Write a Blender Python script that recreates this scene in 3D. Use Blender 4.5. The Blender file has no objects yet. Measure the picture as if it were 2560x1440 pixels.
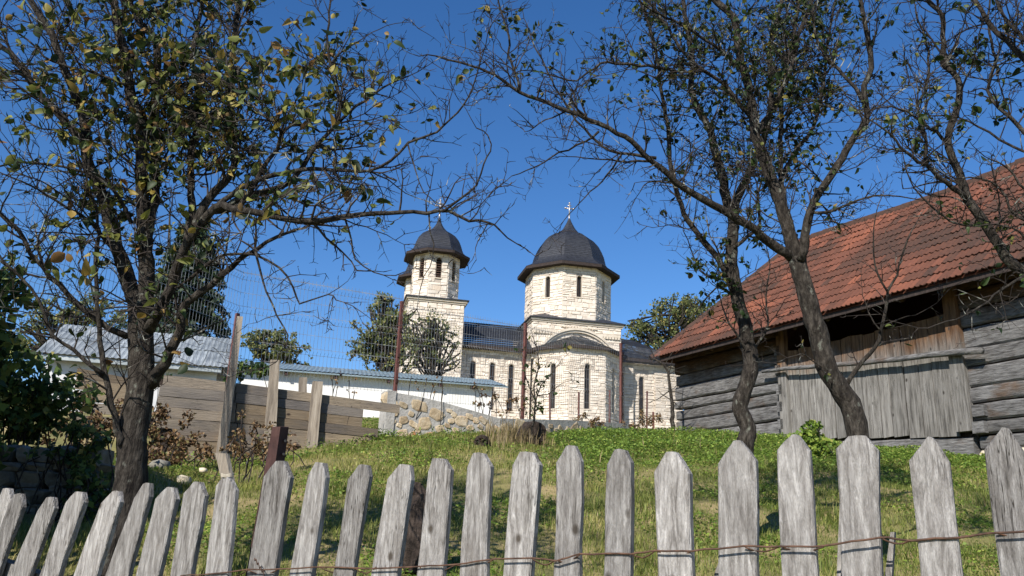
import bpy, math, random
import numpy as np
from mathutils import Vector, Matrix, noise as mnoise

# ------------------------------------------------------------------ camera, sky, sun, exposure
SC = bpy.context.scene
COL = SC.collection
FPX, PITCH, ROLL = 2130.0, math.radians(16.7), 0.04
CAM = np.array([0.0, 0.0, 1.6])
_f = np.array([0, math.cos(PITCH), math.sin(PITCH)])
_r0 = np.array([1.0, 0, 0]); _u0 = np.array([0, -math.sin(PITCH), math.cos(PITCH)])
_r = math.cos(ROLL) * _r0 + math.sin(ROLL) * _u0
_u = -math.sin(ROLL) * _r0 + math.cos(ROLL) * _u0
cam = bpy.data.cameras.new('camera'); cam.lens = 36 * FPX / 2560; cam.sensor_width = 36
cam.clip_start = 0.05; cam.clip_end = 3000
camo = bpy.data.objects.new('camera', cam); COL.objects.link(camo)
M = Matrix.Identity(4)
for i in range(3):
    M[i][0] = _r[i]; M[i][1] = _u[i]; M[i][2] = -_f[i]; M[i][3] = CAM[i]
camo.matrix_world = M
SC.camera = camo

SUN_EL, SUN_AZ = math.radians(37), math.radians(29)      # azimuth: degrees left of straight behind the viewer
world = bpy.data.worlds.new('World'); SC.world = world; world.use_nodes = True
wn = world.node_tree.nodes; wl = world.node_tree.links
sky = wn.new('ShaderNodeTexSky'); sky.sky_type = 'NISHITA'; sky.sun_disc = False
sky.sun_elevation = SUN_EL; sky.sun_rotation = math.pi + SUN_AZ
sky.altitude = 1500; sky.air_density = 1.1; sky.dust_density = 0.2; sky.ozone_density = 3.5
bg = wn['Background']; bg.inputs['Strength'].default_value = 0.10
hsv = wn.new('ShaderNodeHueSaturation'); hsv.inputs['Saturation'].default_value = 1.24; hsv.inputs['Hue'].default_value = 0.506
wl.new(sky.outputs['Color'], hsv.inputs['Color']); wl.new(hsv.outputs['Color'], bg.inputs['Color'])
sun = bpy.data.lights.new('sun', 'SUN'); sun.energy = 5.0; sun.angle = math.radians(0.5); sun.color = (1.0, 0.93, 0.83)
suno = bpy.data.objects.new('sun', sun); COL.objects.link(suno)
sd = Vector((math.sin(SUN_AZ) * math.cos(SUN_EL), math.cos(SUN_AZ) * math.cos(SUN_EL), -math.sin(SUN_EL)))
suno.rotation_euler = sd.to_track_quat('-Z', 'Y').to_euler(); suno.location = (-20, -40, 30)
SC.view_settings.view_transform = 'Standard'; SC.view_settings.look = 'None'
SC.view_settings.exposure = 0.60; SC.view_settings.gamma = 1.0; SC.view_settings.use_curve_mapping = False
SC.render.engine = 'CYCLES'
SC.cycles.max_bounces = 6; SC.cycles.diffuse_bounces = 3; SC.cycles.transparent_max_bounces = 8
SC.cycles.use_denoising = True

# ------------------------------------------------------------------ helpers
R = random.Random(7)
NP = np.random.default_rng(11)
def V3(a): return np.array(a, float)
def ray(x, y): return _f + (x - 1280) / FPX * _r + (720 - y) / FPX * _u
def P(x, y, Y):
    d = ray(x, y); return CAM + d * (Y / d[1])
def on_plane(x, y, o, n):
    d = ray(x, y); return CAM + d * (((V3(o) - CAM) @ n) / (d @ n))
def to_px(q):
    q = np.asarray(q) - CAM; z = q @ _f; z = max(z, 1e-3)
    return 1280 + FPX * (q @ _r) / z, 720 - FPX * (q @ _u) / z, z
def unit(a):
    a = np.asarray(a, float); return a / max(np.linalg.norm(a), 1e-9)

class MB:
    def __init__(s): s.v = []; s.f = []; s.t = []; s.mi = []
    def add(s, vs, fs, tone=None, mi=0):
        b = len(s.v); s.v.extend([tuple(map(float, q)) for q in vs])
        for q in fs:
            s.f.append(tuple(i + b for i in q)); s.t.append(R.random() if tone is None else tone); s.mi.append(mi)
        return s
    def hexa(s, c, tone=None, mi=0):      # 8 corners: bottom 0-3 ccw, top 4-7
        return s.add(c, [(0, 3, 2, 1), (4, 5, 6, 7), (0, 1, 5, 4), (1, 2, 6, 5), (2, 3, 7, 6), (3, 0, 4, 7)], tone, mi)
    def quadslab(s, q, n, t, tone=None, mi=0):   # quad (4 points, seen ccw from +n) given thickness t behind
        q = [V3(a) for a in q]; n = V3(n)
        return s.hexa([a - n * t for a in q] + q, tone, mi)
    def box(s, c, x, y, z, tone=None, mi=0):     # centre, half-axis vectors
        c, x, y, z = map(V3, (c, x, y, z))
        return s.hexa([c - x - y - z, c + x - y - z, c + x + y - z, c - x + y - z,
                       c - x - y + z, c + x - y + z, c + x + y + z, c - x + y + z], tone, mi)
    def tube(s, pts, rad, sides=6, tone=None, cap=True, wob=0.0, mi=0):
        pts = [V3(p) for p in pts]; n = len(pts); vs = []; fs = []
        tang = [unit(pts[min(i + 1, n - 1)] - pts[max(i - 1, 0)]) for i in range(n)]
        a = np.array([0.31, 0.17, 0.93]) if abs(tang[0][2]) < .9 else np.array([1.0, 0.1, 0])
        a = unit(a - tang[0] * (a @ tang[0]))
        for i in range(n):
            a = unit(a - tang[i] * (a @ tang[i])); b = np.cross(tang[i], a)
            r = rad[i] if hasattr(rad, '__len__') else rad
            for k in range(sides):
                w = 2 * math.pi * k / sides; rr = r * (1 + wob * (R.random() - .5)) if wob else r
                vs.append(pts[i] + (a * math.cos(w) + b * math.sin(w)) * rr)
        for i in range(n - 1):
            for k in range(sides):
                k2 = (k + 1) % sides
                fs.append((i * sides + k, i * sides + k2, (i + 1) * sides + k2, (i + 1) * sides + k))
        if cap:
            fs.append(tuple(range(sides - 1, -1, -1))); fs.append(tuple((n - 1) * sides + k for k in range(sides)))
        return s.add(vs, fs, R.random() if tone is None else tone, mi)

ORI = {}
def origin_of(o):
    while o.parent: o = o.parent
    return ORI.get(o.name, np.zeros(3))
def thing(name, label, cat, loc=(0, 0, 0), group=None):
    o = bpy.data.objects.new(name, None); COL.objects.link(o); o.location = [float(a) for a in loc]; ORI[o.name] = V3(loc)
    o.empty_display_size = 0.1; o['label'] = label; o['category'] = cat
    if group: o['group'] = group
    return o
def finish(me, mats, smooth):
    for m in (mats if isinstance(mats, (list, tuple)) else [mats]): me.materials.append(m)
    if smooth: me.polygons.foreach_set('use_smooth', [True] * len(me.polygons))
def obj(name, mb, mats, parent=None, smooth=False, kind=None, loc=None):
    me = bpy.data.meshes.new(name)
    off = origin_of(parent) if parent else (V3(loc) if loc is not None else np.zeros(3))
    vv = np.array(mb.v) - off
    me.from_pydata(vv.tolist(), [], mb.f)
    finish(me, mats, smooth)
    if max(mb.mi, default=0): me.polygons.foreach_set('material_index', mb.mi)
    at = me.attributes.new('tone', 'FLOAT', 'FACE'); at.data.foreach_set('value', mb.t)
    o = bpy.data.objects.new(name, me); COL.objects.link(o)
    if parent: o.parent = parent
    else:
        o.location = off; ORI[o.name] = off
    if kind: o['kind'] = kind
    return o
def obj_np(name, Vv, Ff, tone, mat, parent=None, kind=None, smooth=False):
    off = origin_of(parent) if parent else np.zeros(3)
    me = bpy.data.meshes.new(name); k = Ff.shape[1]
    me.vertices.add(len(Vv)); me.vertices.foreach_set('co', (Vv - off).astype(np.float32).ravel())
    me.loops.add(Ff.size); me.loops.foreach_set('vertex_index', Ff.astype(np.int32).ravel())
    me.polygons.add(len(Ff)); me.polygons.foreach_set('loop_start', np.arange(0, Ff.size, k, dtype=np.int32))
    me.update(calc_edges=True); finish(me, mat, smooth)
    at = me.attributes.new('tone', 'FLOAT', 'FACE'); at.data.foreach_set('value', tone.astype(np.float32))
    o = bpy.data.objects.new(name, me); COL.objects.link(o)
    if parent: o.parent = parent
    if kind: o['kind'] = kind
    return o
def inst(name, me, mat4, parent):
    o = bpy.data.objects.new(name, me); COL.objects.link(o); o.parent = parent
    o.matrix_basis = Matrix.Translation([-float(a) for a in origin_of(parent)]) @ mat4
    return o
def frame4(o, x, y, z, s=1.0):
    m = Matrix.Identity(4)
    for i in range(3):
        m[i][0] = x[i] * s; m[i][1] = y[i] * s; m[i][2] = z[i] * s; m[i][3] = o[i]
    return m
def tag(o, label, cat, group=None, kind=None):
    if label: o['label'] = label
    if cat: o['category'] = cat
    if group: o['group'] = group
    if kind: o['kind'] = kind
    return o

# ------------------------------------------------------------------ materials
def mat(name, ramp, scale=5, stretch=(1, 1, 1), detail=6, rough=.85, src='noise', vary=0.0, varysrc=None, bump=0.0,
        bscale=None, bstretch=None, spec=.2, distort=0.0, transl=0.0, second=None, metal=0.0, tone_ramp=None, tone_mix=.5, weather=None, knots=None, cracks=None):
    m = bpy.data.materials.new(name); m.use_nodes = True; nt = m.node_tree; N = nt.nodes; L = nt.links
    b = N['Principled BSDF']; b.inputs['Roughness'].default_value = rough; b.inputs['Specular IOR Level'].default_value = spec
    b.inputs['Metallic'].default_value = metal
    tc = N.new('ShaderNodeTexCoord'); vec = tc.outputs['Object']
    oi = N.new('ShaderNodeObjectInfo')
    ofs = N.new('ShaderNodeVectorMath'); ofs.operation = 'MULTIPLY_ADD'
    cmb = N.new('ShaderNodeCombineXYZ')
    for k in range(3): L.new(oi.outputs['Random'], cmb.inputs[k])
    L.new(cmb.outputs[0], ofs.inputs[0]); ofs.inputs[1].default_value = (37, 53, 71); L.new(vec, ofs.inputs[2])
    def noise(sc, st, det, dist=0):
        mp = N.new('ShaderNodeMapping'); mp.inputs['Scale'].default_value = st; L.new(ofs.outputs[0], mp.inputs['Vector'])
        n = N.new('ShaderNodeTexNoise'); n.inputs['Scale'].default_value = sc; n.inputs['Detail'].default_value = det
        n.inputs['Roughness'].default_value = .62; n.inputs['Distortion'].default_value = dist; L.new(mp.outputs[0], n.inputs['Vector'])
        return n
    def rampn(rp):
        r = N.new('ShaderNodeValToRGB'); e = r.color_ramp.elements
        while len(e) < len(rp): e.new(.5)
        for k, (p, c) in enumerate(rp): e[k].position = p; e[k].color = (*c, 1)
        return r
    n1 = noise(scale, stretch, detail, distort); r1 = rampn(ramp); L.new(n1.outputs['Fac'], r1.inputs['Fac']); col = r1.outputs['Color']
    def mix(a, bcol, fac, mode='MIX'):
        x = N.new('ShaderNodeMix'); x.data_type = 'RGBA'; x.blend_type = mode
        if isinstance(fac, (int, float)): x.inputs[0].default_value = fac
        else: L.new(fac, x.inputs[0])
        L.new(a, x.inputs[6])
        if isinstance(bcol, tuple): x.inputs[7].default_value = (*bcol, 1)
        else: L.new(bcol, x.inputs[7])
        return x.outputs[2]
    def rnd():
        if varysrc == 'tone':
            a = N.new('ShaderNodeAttribute'); a.attribute_name = 'tone'; return a.outputs['Fac']
        if varysrc == 'objcolor': return oi.outputs['Color']
        return oi.outputs['Random']
    if tone_ramp:
        r2 = rampn(tone_ramp); L.new(rnd(), r2.inputs['Fac']); col = mix(col, r2.outputs['Color'], tone_mix)
    if second:    # (colour, scale, stretch, lo, hi)
        c2, s2, st2, lo, hi = second
        n2 = noise(s2, st2, 4); mr = N.new('ShaderNodeMapRange'); mr.inputs['From Min'].default_value = lo; mr.inputs['From Max'].default_value = hi
        L.new(n2.outputs['Fac'], mr.inputs['Value']); col = mix(col, c2, mr.outputs[0])
    if weather:   # (colour, lo, hi): sheltered-timber colour above a height in object space; on logs also painted eave shade
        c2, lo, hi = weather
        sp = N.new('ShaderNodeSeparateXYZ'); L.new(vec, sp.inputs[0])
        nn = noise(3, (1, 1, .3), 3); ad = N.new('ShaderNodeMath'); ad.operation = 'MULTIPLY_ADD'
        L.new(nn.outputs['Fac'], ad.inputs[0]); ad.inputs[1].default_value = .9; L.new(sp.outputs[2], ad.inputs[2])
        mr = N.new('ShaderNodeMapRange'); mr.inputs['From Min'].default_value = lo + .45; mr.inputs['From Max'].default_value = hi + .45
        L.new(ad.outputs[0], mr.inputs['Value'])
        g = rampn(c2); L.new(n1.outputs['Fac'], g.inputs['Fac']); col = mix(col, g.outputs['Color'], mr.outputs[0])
    if cracks:    # (scale, stretch, width): fine dark drying cracks along the grain
        cs, cst, cwid = cracks
        nc_ = noise(cs, cst, 2); ab = N.new('ShaderNodeMath'); ab.operation = 'SUBTRACT'; L.new(nc_.outputs['Fac'], ab.inputs[0]); ab.inputs[1].default_value = .5
        a2 = N.new('ShaderNodeMath'); a2.operation = 'ABSOLUTE'; L.new(ab.outputs[0], a2.inputs[0])
        mr = N.new('ShaderNodeMapRange'); mr.inputs['From Min'].default_value = cwid; mr.inputs['From Max'].default_value = cwid * .35; L.new(a2.outputs[0], mr.inputs['Value'])
        gate = noise(cs * .12, (1, 1, .4), 1); mg = N.new('ShaderNodeMapRange'); mg.inputs['From Min'].default_value = .47; mg.inputs['From Max'].default_value = .58; L.new(gate.outputs['Fac'], mg.inputs['Value'])
        ml = N.new('ShaderNodeMath'); ml.operation = 'MULTIPLY'; L.new(mr.outputs[0], ml.inputs[0]); L.new(mg.outputs[0], ml.inputs[1])
        col = mix(col, (.05, .045, .04), ml.outputs[0])
    if knots:     # (scale, stretch, radius, colour)
        ks, kst, kr, kc = knots
        mp = N.new('ShaderNodeMapping'); mp.inputs['Scale'].default_value = kst; L.new(ofs.outputs[0], mp.inputs['Vector'])
        vo = N.new('ShaderNodeTexVoronoi'); vo.inputs['Scale'].default_value = ks; L.new(mp.outputs[0], vo.inputs['Vector'])
        mr = N.new('ShaderNodeMapRange'); mr.inputs['From Min'].default_value = kr; mr.inputs['From Max'].default_value = kr * .45; L.new(vo.outputs['Distance'], mr.inputs['Value'])
        col = mix(col, kc, mr.outputs[0])
    if vary:
        mr = N.new('ShaderNodeMapRange'); mr.inputs['To Min'].default_value = 1 - vary; mr.inputs['To Max'].default_value = 1 + vary
        L.new(rnd(), mr.inputs['Value'])
        hs = N.new('ShaderNodeHueSaturation'); L.new(mr.outputs[0], hs.inputs['Value']); L.new(col, hs.inputs['Color']); col = hs.outputs['Color']
    L.new(col, b.inputs['Base Color'])
    if bump:
        nb = noise(bscale or scale * 2, bstretch or stretch, 5); bp = N.new('ShaderNodeBump')
        bp.inputs['Strength'].default_value = min(1, bump); bp.inputs['Distance'].default_value = .02 * max(1, bump)
        L.new(nb.outputs['Fac'], bp.inputs['Height']); L.new(bp.outputs[0], b.inputs['Normal'])
    if transl:
        tr = N.new('ShaderNodeBsdfTranslucent'); L.new(col, tr.inputs['Color'])
        mx = N.new('ShaderNodeMixShader'); mx.inputs[0].default_value = transl
        out = N['Material Output']; L.new(b.outputs[0], mx.inputs[1]); L.new(tr.outputs[0], mx.inputs[2]); L.new(mx.outputs[0], out.inputs['Surface'])
    return m
G = lambda v, t=(1, 1, 1): (v * t[0], v * t[1], v * t[2])
warm = (1, .94, .87)
M_picket = mat('picket_wood', [(.30, (.11, .102, .094)), (.42, (.21, .198, .188)), (.54, (.295, .283, .272)), (.70, (.45, .437, .424))], 19, (3.2, 3.2, .5), 9,
               .9, vary=.28, bump=1.0, bscale=34, bstretch=(3.2, 3.2, .4), second=((.13, .115, .10), 3.0, (2.2, 2.2, .9), .62, .76), distort=.6, cracks=(30, (2.6, 2.6, .10), .018), knots=(9, (1, 1, .7), .13, (.07, .06, .05)))
M_oldwood = mat('plank_wood', [(.3, (.11, .088, .066)), (.5, (.19, .155, .115)), (.72, (.28, .235, .18))], 9, (.35, .35, 4.5), 6, .9, vary=.12, bump=.6, bscale=16, bstretch=(.4, .4, 6),
                second=((.11, .10, .095), 1.1, (.5, .5, 2.0), .48, .70), cracks=(26, (.08, .08, 3), .016), knots=(5, (.6, .6, 1), .12, (.04, .03, .024)),
                tone_ramp=[(0, (.10, .075, .052)), (.25, (.22, .165, .105)), (.45, (.30, .235, .155)), (.6, (.165, .155, .15)), (.8, (.25, .22, .185)), (1, (.14, .10, .07))], tone_mix=.6)
M_post = mat('post_wood', [(.3, (.10, .083, .068)), (.5, (.215, .185, .15)), (.75, (.32, .285, .24))], 6, (3, 3, .3), 7, .9, vary=.15, bump=.6, bscale=22, bstretch=(3, 3, .2))
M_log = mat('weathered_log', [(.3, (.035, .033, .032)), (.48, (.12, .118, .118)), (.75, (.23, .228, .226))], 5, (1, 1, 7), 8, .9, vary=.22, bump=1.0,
            bscale=9, bstretch=(.8, .8, 9), second=((.10, .06, .035), 1.2, (1, 1, 2), .56, .75), cracks=(22, (.06, .06, 3), .03), weather=([(.3, (.020, .012, .008)), (.5, (.055, .030, .016)), (.75, (.12, .065, .032))], 1.0, 1.45))  # upper logs: sheltered brown, made darker to deepen the shade under the eave
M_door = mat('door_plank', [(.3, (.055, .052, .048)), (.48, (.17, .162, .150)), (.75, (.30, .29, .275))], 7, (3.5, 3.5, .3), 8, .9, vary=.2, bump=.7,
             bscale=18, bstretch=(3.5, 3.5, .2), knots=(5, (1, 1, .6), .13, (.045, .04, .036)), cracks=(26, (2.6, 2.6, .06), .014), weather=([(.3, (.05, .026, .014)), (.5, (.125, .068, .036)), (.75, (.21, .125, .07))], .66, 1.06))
TILER = [(0, (.225, .080, .046)), (.3, (.14, .055, .036)), (.55, (.092, .039, .026)), (.8, (.052, .031, .024)), (1, (.032, .025, .021))]
M_tile = mat('clay_tile', [(.35, (.075, .038, .028)), (.65, (.18, .075, .047))], 14, (1, 1, 1), 6, .85, varysrc='objcolor', tone_ramp=TILER, tone_mix=.72, bump=.3, bscale=40)
M_tile_s = mat('clay_tile_far', [(.35, (.075, .038, .028)), (.65, (.18, .075, .047))], 6, (1, 1, 1), 6, .85, varysrc='tone', tone_ramp=TILER, tone_mix=.72, bump=.3, bscale=40)
M_stone = mat('church_stone', [(.3, (.52, .445, .365)), (.5, (.635, .57, .49)), (.75, (.72, .665, .595))], 3.5, (1, 1, 1), 6, .9, vary=.10, bump=.35, bscale=14, second=((.50, .40, .30), .7, (1, 1, 1), .58, .75))
M_stone_s = mat('church_stone_far', [(.3, (.52, .445, .365)), (.5, (.635, .57, .49)), (.75, (.72, .665, .595))], 3.5, (1, 1, 1), 6, .9, vary=.11, varysrc='tone', bump=.35, bscale=14, second=((.50, .40, .30), .5, (1, 1, .6), .58, .75))
M_trimstone = mat('dressed_stone', [(.3, (.46, .40, .32)), (.7, (.62, .56, .475))], 6, rough=.9, bump=.2)
M_mortar = mat('mortar', [(.3, (.32, .275, .23)), (.7, (.46, .405, .35))], 12, rough=.95, bump=.5)
M_slate = mat('slate_roof', [(.3, (.014, .016, .021)), (.55, (.029, .032, .041)), (.8, (.050, .054, .066))], 5, (1, 1, 4), 5, .55, vary=.15, varysrc='tone', bump=.4, bscale=12, bstretch=(2, 2, 8), spec=.35)
M_eave = mat('eave_timber', [(.3, (.020, .016, .015)), (.7, (.050, .037, .033))], 8, (3, 3, 1), 5, .8)
M_dark = mat('window_dark', [(.3, (.012, .012, .014)), (.7, (.035, .032, .032))], 10, rough=.35, spec=.5)
M_louvre = mat('louvre_wood', [(.3, (.06, .035, .027)), (.7, (.12, .07, .052))], 8, (1, 1, 4), rough=.8)
M_silver = mat('cross_metal', [(.3, (.30, .27, .26)), (.7, (.48, .46, .45))], 20, rough=.35, metal=.6, spec=.5)
M_bark = mat('bark', [(.32, (.009, .007, .006)), (.5, (.034, .029, .024)), (.70, (.085, .075, .064))], 22, (1.5, 1.5, .55), 8, .95, bump=1.6, bscale=38, bstretch=(1.6, 1.6, .45),
             second=((.15, .155, .13), 17, (1, 1, .7), .60, .70))
M_twig = mat('twig_bark', [(.35, (.014, .011, .010)), (.6, (.050, .042, .037))], 14, (1, 1, 1), 5, .95, vary=.3, varysrc='tone', second=((.24, .25, .22), 7, (1, 1, 1), .58, .66))
LEAFR = [(.0, (.014, .028, .010)), (.36, (.035, .058, .016)), (.54, (.10, .125, .03)), (.76, (.22, .23, .06)), (.88, (.27, .19, .045)), (.95, (.14, .07, .027)), (1., (.30, .27, .13))]
LEAFG = [(.0, (.010, .022, .008)), (.55, (.022, .046, .013)), (.82, (.055, .085, .02)), (.93, (.17, .17, .04)), (1., (.20, .14, .04))]
def leafmat(n, rp, srct, tr=.35): return mat(n, [(.35, G(.6)), (.65, G(1.0))], 60, rough=.55, spec=.3, varysrc=srct, tone_ramp=rp, tone_mix=1.0, transl=tr, vary=0.18)
M_leafA, M_leafAs = leafmat('autumn_leaf', LEAFR, None), leafmat('autumn_leaf_mass', LEAFR, 'tone')
M_leafB, M_leafBs = leafmat('plum_leaf', LEAFG, None), leafmat('plum_leaf_mass', LEAFG, 'tone')
M_bush = leafmat('bush_leaf', [(0, (.03, .055, .02)), (.6, (.075, .13, .035)), (.9, (.14, .20, .05)), (1, (.24, .20, .06))], 'tone')
M_dry = leafmat('dry_weed', [(0, (.05, .028, .015)), (.5, (.13, .075, .035)), (.85, (.24, .16, .08)), (1, (.08, .10, .03))], 'tone', .2)
M_far = leafmat('far_leaf', [(0, (.07, .095, .04)), (.5, (.14, .17, .065)), (.85, (.21, .22, .075)), (1, (.30, .24, .08))], 'tone')
M_spruce = leafmat('spruce_needle', [(0, (.010, .022, .012)), (.6, (.024, .044, .022)), (1, (.05, .075, .03))], 'tone', .1)
M_grass = leafmat('grass_blade', [(0, (.10, .15, .03)), (.35, (.21, .25, .055)), (.6, (.31, .31, .095)), (.85, (.40, .34, .15)), (1, (.46, .38, .23))], 'tone', .4)
M_cover = leafmat('ground_leaf', [(0, (.08, .15, .028)), (.5, (.18, .28, .045)), (.85, (.28, .36, .065)), (1, (.38, .37, .10))], 'tone', .4)
M_straw = leafmat('straw', [(0, (.10, .075, .035)), (.5, (.23, .175, .085)), (1, (.36, .29, .16))], 'tone', .35)
M_ground = mat('hill_soil', [(.32, (.09, .095, .035)), (.5, (.17, .155, .06)), (.62, (.27, .21, .11)), (.78, (.36, .27, .16))], 1.7, (1, 1, 1), 8, .95, bump=1, bscale=14)
M_white = mat('white_render', [(.3, (.62, .62, .60)), (.7, (.76, .76, .75))], 3, rough=.9, bump=.2, second=((.45, .44, .41), 1.1, (1, 1, 1), .62, .8))
M_stain = mat('stained_render', [(.3, (.30, .31, .33)), (.55, (.52, .53, .55)), (.75, (.66, .66, .66))], 1.4, rough=.9, bump=.3)
M_zinc = mat('zinc_sheet', [(.3, (.18, .205, .22)), (.5, (.30, .335, .35)), (.75, (.45, .48, .49))], 2.2, (1, 1, 1), 5, .5, vary=.28, metal=.35, spec=.5, second=((.30, .20, .12), 1.6, (1, 1, 1), .70, .8))
M_zinc2 = mat('blue_grey_sheet', [(.3, (.15, .21, .24)), (.7, (.24, .31, .34))], 1.5, (1, 1, 1), 5, .5, metal=.3, spec=.5)
M_rust = mat('rusty_paint', [(.3, (.024, .013, .012)), (.55, (.052, .026, .023)), (.8, (.095, .052, .042))], 14, (1, 1, .6), 6, .7, bump=.3)
M_redpost = mat('red_primer', [(.3, (.085, .035, .030)), (.7, (.15, .065, .055))], 16, rough=.6, bump=.1)
M_wire = mat('galvanised_wire', [(.4, (.22, .23, .23)), (.6, (.42, .43, .42))], 6, rough=.45, metal=.4, spec=.5)
M_rwire = mat('rusty_wire', [(.4, (.05, .03, .022)), (.6, (.11, .062, .042))], 30, rough=.8)
M_rubmortar = mat('rubble_mortar', [(.3, (.27, .262, .245)), (.7, (.42, .41, .385))], 5, rough=.95, bump=.8, bscale=18)
M_rubstone = mat('rubble_stone', [(.3, (.27, .20, .12)), (.5, (.42, .34, .23)), (.75, (.52, .46, .36))], 7, rough=.9, vary=.25, bump=.6, bscale=20, second=((.45, .20, .07), 3, (1, 1, 1), .60, .72))
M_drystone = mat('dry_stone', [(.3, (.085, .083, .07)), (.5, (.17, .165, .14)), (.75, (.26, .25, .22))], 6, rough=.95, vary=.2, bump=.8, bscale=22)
M_stump = mat('rotten_wood', [(.3, (.014, .011, .009)), (.55, (.045, .034, .028)), (.8, (.11, .085, .07))], 12, (2, 2, 1), 7, .95, bump=1, bscale=30)

# ------------------------------------------------------------------ terrain
_gy = np.array([-80, 0, 1.4, 2.3, 4, 5.8, 9.6, 13.3, 16, 20, 45, 70, 120, 600])
_gz = np.array([-.3, 0, .12, .55, 1.0, 1.45, 2.40, 3.12, 3.60, 4.28, 7.4, 9.4, 11, 12])
def gz(X, Y):
    X = np.asarray(X, float); Y = np.asarray(Y, float)
    z = np.interp(Y, _gy, _gz)
    s = np.clip((-1.2 - X) / 2.6, 0, 1); s = s * s * (3 - 2 * s)
    w = np.clip((Y - 6.5) / 3, 0, 1) * np.clip((14 - Y) / 2, 0, 1)
    z = z - .32 * s * w
    z = z + .03 * np.sin(X * 2.1 + .7 * Y) + .025 * np.sin(Y * 2.9 - 1.3 * X) + .02 * np.sin(X * 5.1 + 4.3 * Y)
    l = np.clip((-3.0 - X) / .3, 0, 1) * np.clip((Y - 7.3) / .25, 0, 1) * np.clip((11 - Y) / 3, 0, 1)      # terrace behind the dry-stone wall
    return z + .30 * l
def terrain():
    xs = np.unique(np.concatenate([np.linspace(-400, -30, 14), np.linspace(-30, -8, 23), np.linspace(-8, 9, 114), np.linspace(9, 30, 22), np.linspace(30, 400, 14)]))
    ys = np.unique(np.concatenate([np.linspace(-80, 0, 9), np.linspace(0, 18, 121), np.linspace(18, 50, 33), np.linspace(50, 600, 20)]))
    X, Y = np.meshgrid(xs, ys); Z = gz(X, Y)
    Vv = np.stack([X, Y, Z], -1).reshape(-1, 3); nx = len(xs); i = np.arange(len(ys) - 1)[:, None] * nx + np.arange(nx - 1)[None]
    Ff = np.stack([i, i + 1, i + nx + 1, i + nx], -1).reshape(-1, 4)
    o = obj_np('hillside', Vv, Ff, np.zeros(len(Ff)), M_ground, None, 'structure', True)
    o['label'] = 'grassy hillside rising from the fence to the church'
terrain()

# ------------------------------------------------------------------ church
CTH = math.radians(12)
CT = np.array([math.cos(CTH), math.sin(CTH), 0]); CN = np.array([math.sin(CTH), -math.cos(CTH), 0])
CO = P(1418, 800, 45); CO[2] = 0
ZUP = np.array([0, 0, 1.0])
def cw(u, v, z): return CO + CT * u + CN * v + ZUP * z
church = thing('stone_church', 'cream stone church with two dark slate domes crowned by crosses, behind the fences', 'church', cw(0, 0, 6.8))
stones_all = []          # (apparent size, MB)
cores = MB()
def window_part(pt, w, zb, zt, louvre=False):
    # pt(du, z, d): point at offset du across, height z, depth d behind the wall face
    r = w / 2; out = [(-r, zb), (r, zb)] + [(r * math.cos(a), zt - r + r * math.sin(a)) for a in np.linspace(0, math.pi, 9)]
    n = len(out)
    rv = MB(); rv.add([pt(a, z, -.01) for a, z in out] + [pt(a, z, .2) for a, z in out], [(k, (k + 1) % n, n + (k + 1) % n, n + k) for k in range(n)])
    wo = obj('window', rv, M_trimstone, church)
    pn = MB(); pn.add([pt(a, z, .17) for a, z in out], [tuple(range(n))]); obj('pane', pn, M_dark, wo)
    sl = MB(); sl.hexa([pt(-r - .05, zb - .07, .1), pt(r + .05, zb - .07, .1), pt(r + .05, zb - .07, -.05), pt(-r - .05, zb - .07, -.05),
                        pt(-r - .05, zb, .1), pt(r + .05, zb, .1), pt(r + .05, zb - .02, -.05), pt(-r - .05, zb - .02, -.05)]); obj('sill', sl, M_trimstone, wo)
    if louvre:
        for z in np.arange(zb + .06, zt - .08, .125):
            s = MB(); s.hexa([pt(-r, z, .02), pt(r, z, .02), pt(r, z + .05, .12), pt(-r, z + .05, .12),
                              pt(-r, z + .02, .02), pt(r, z + .02, .02), pt(r, z + .07, .12), pt(-r, z + .07, .12)]); obj('louvre', s, M_louvre, wo)
    else:
        s = MB(); fr = .022
        for a in (-r + fr, 0, r - fr):
            s.hexa([pt(a - fr, zb, .155), pt(a + fr, zb, .155), pt(a + fr, zb, .115), pt(a - fr, zb, .115), pt(a - fr, zt - r * .6, .155), pt(a + fr, zt - r * .6, .155), pt(a + fr, zt - r * .6, .115), pt(a - fr, zt - r * .6, .115)])
        obj('frame', s, M_eave, wo)
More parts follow.
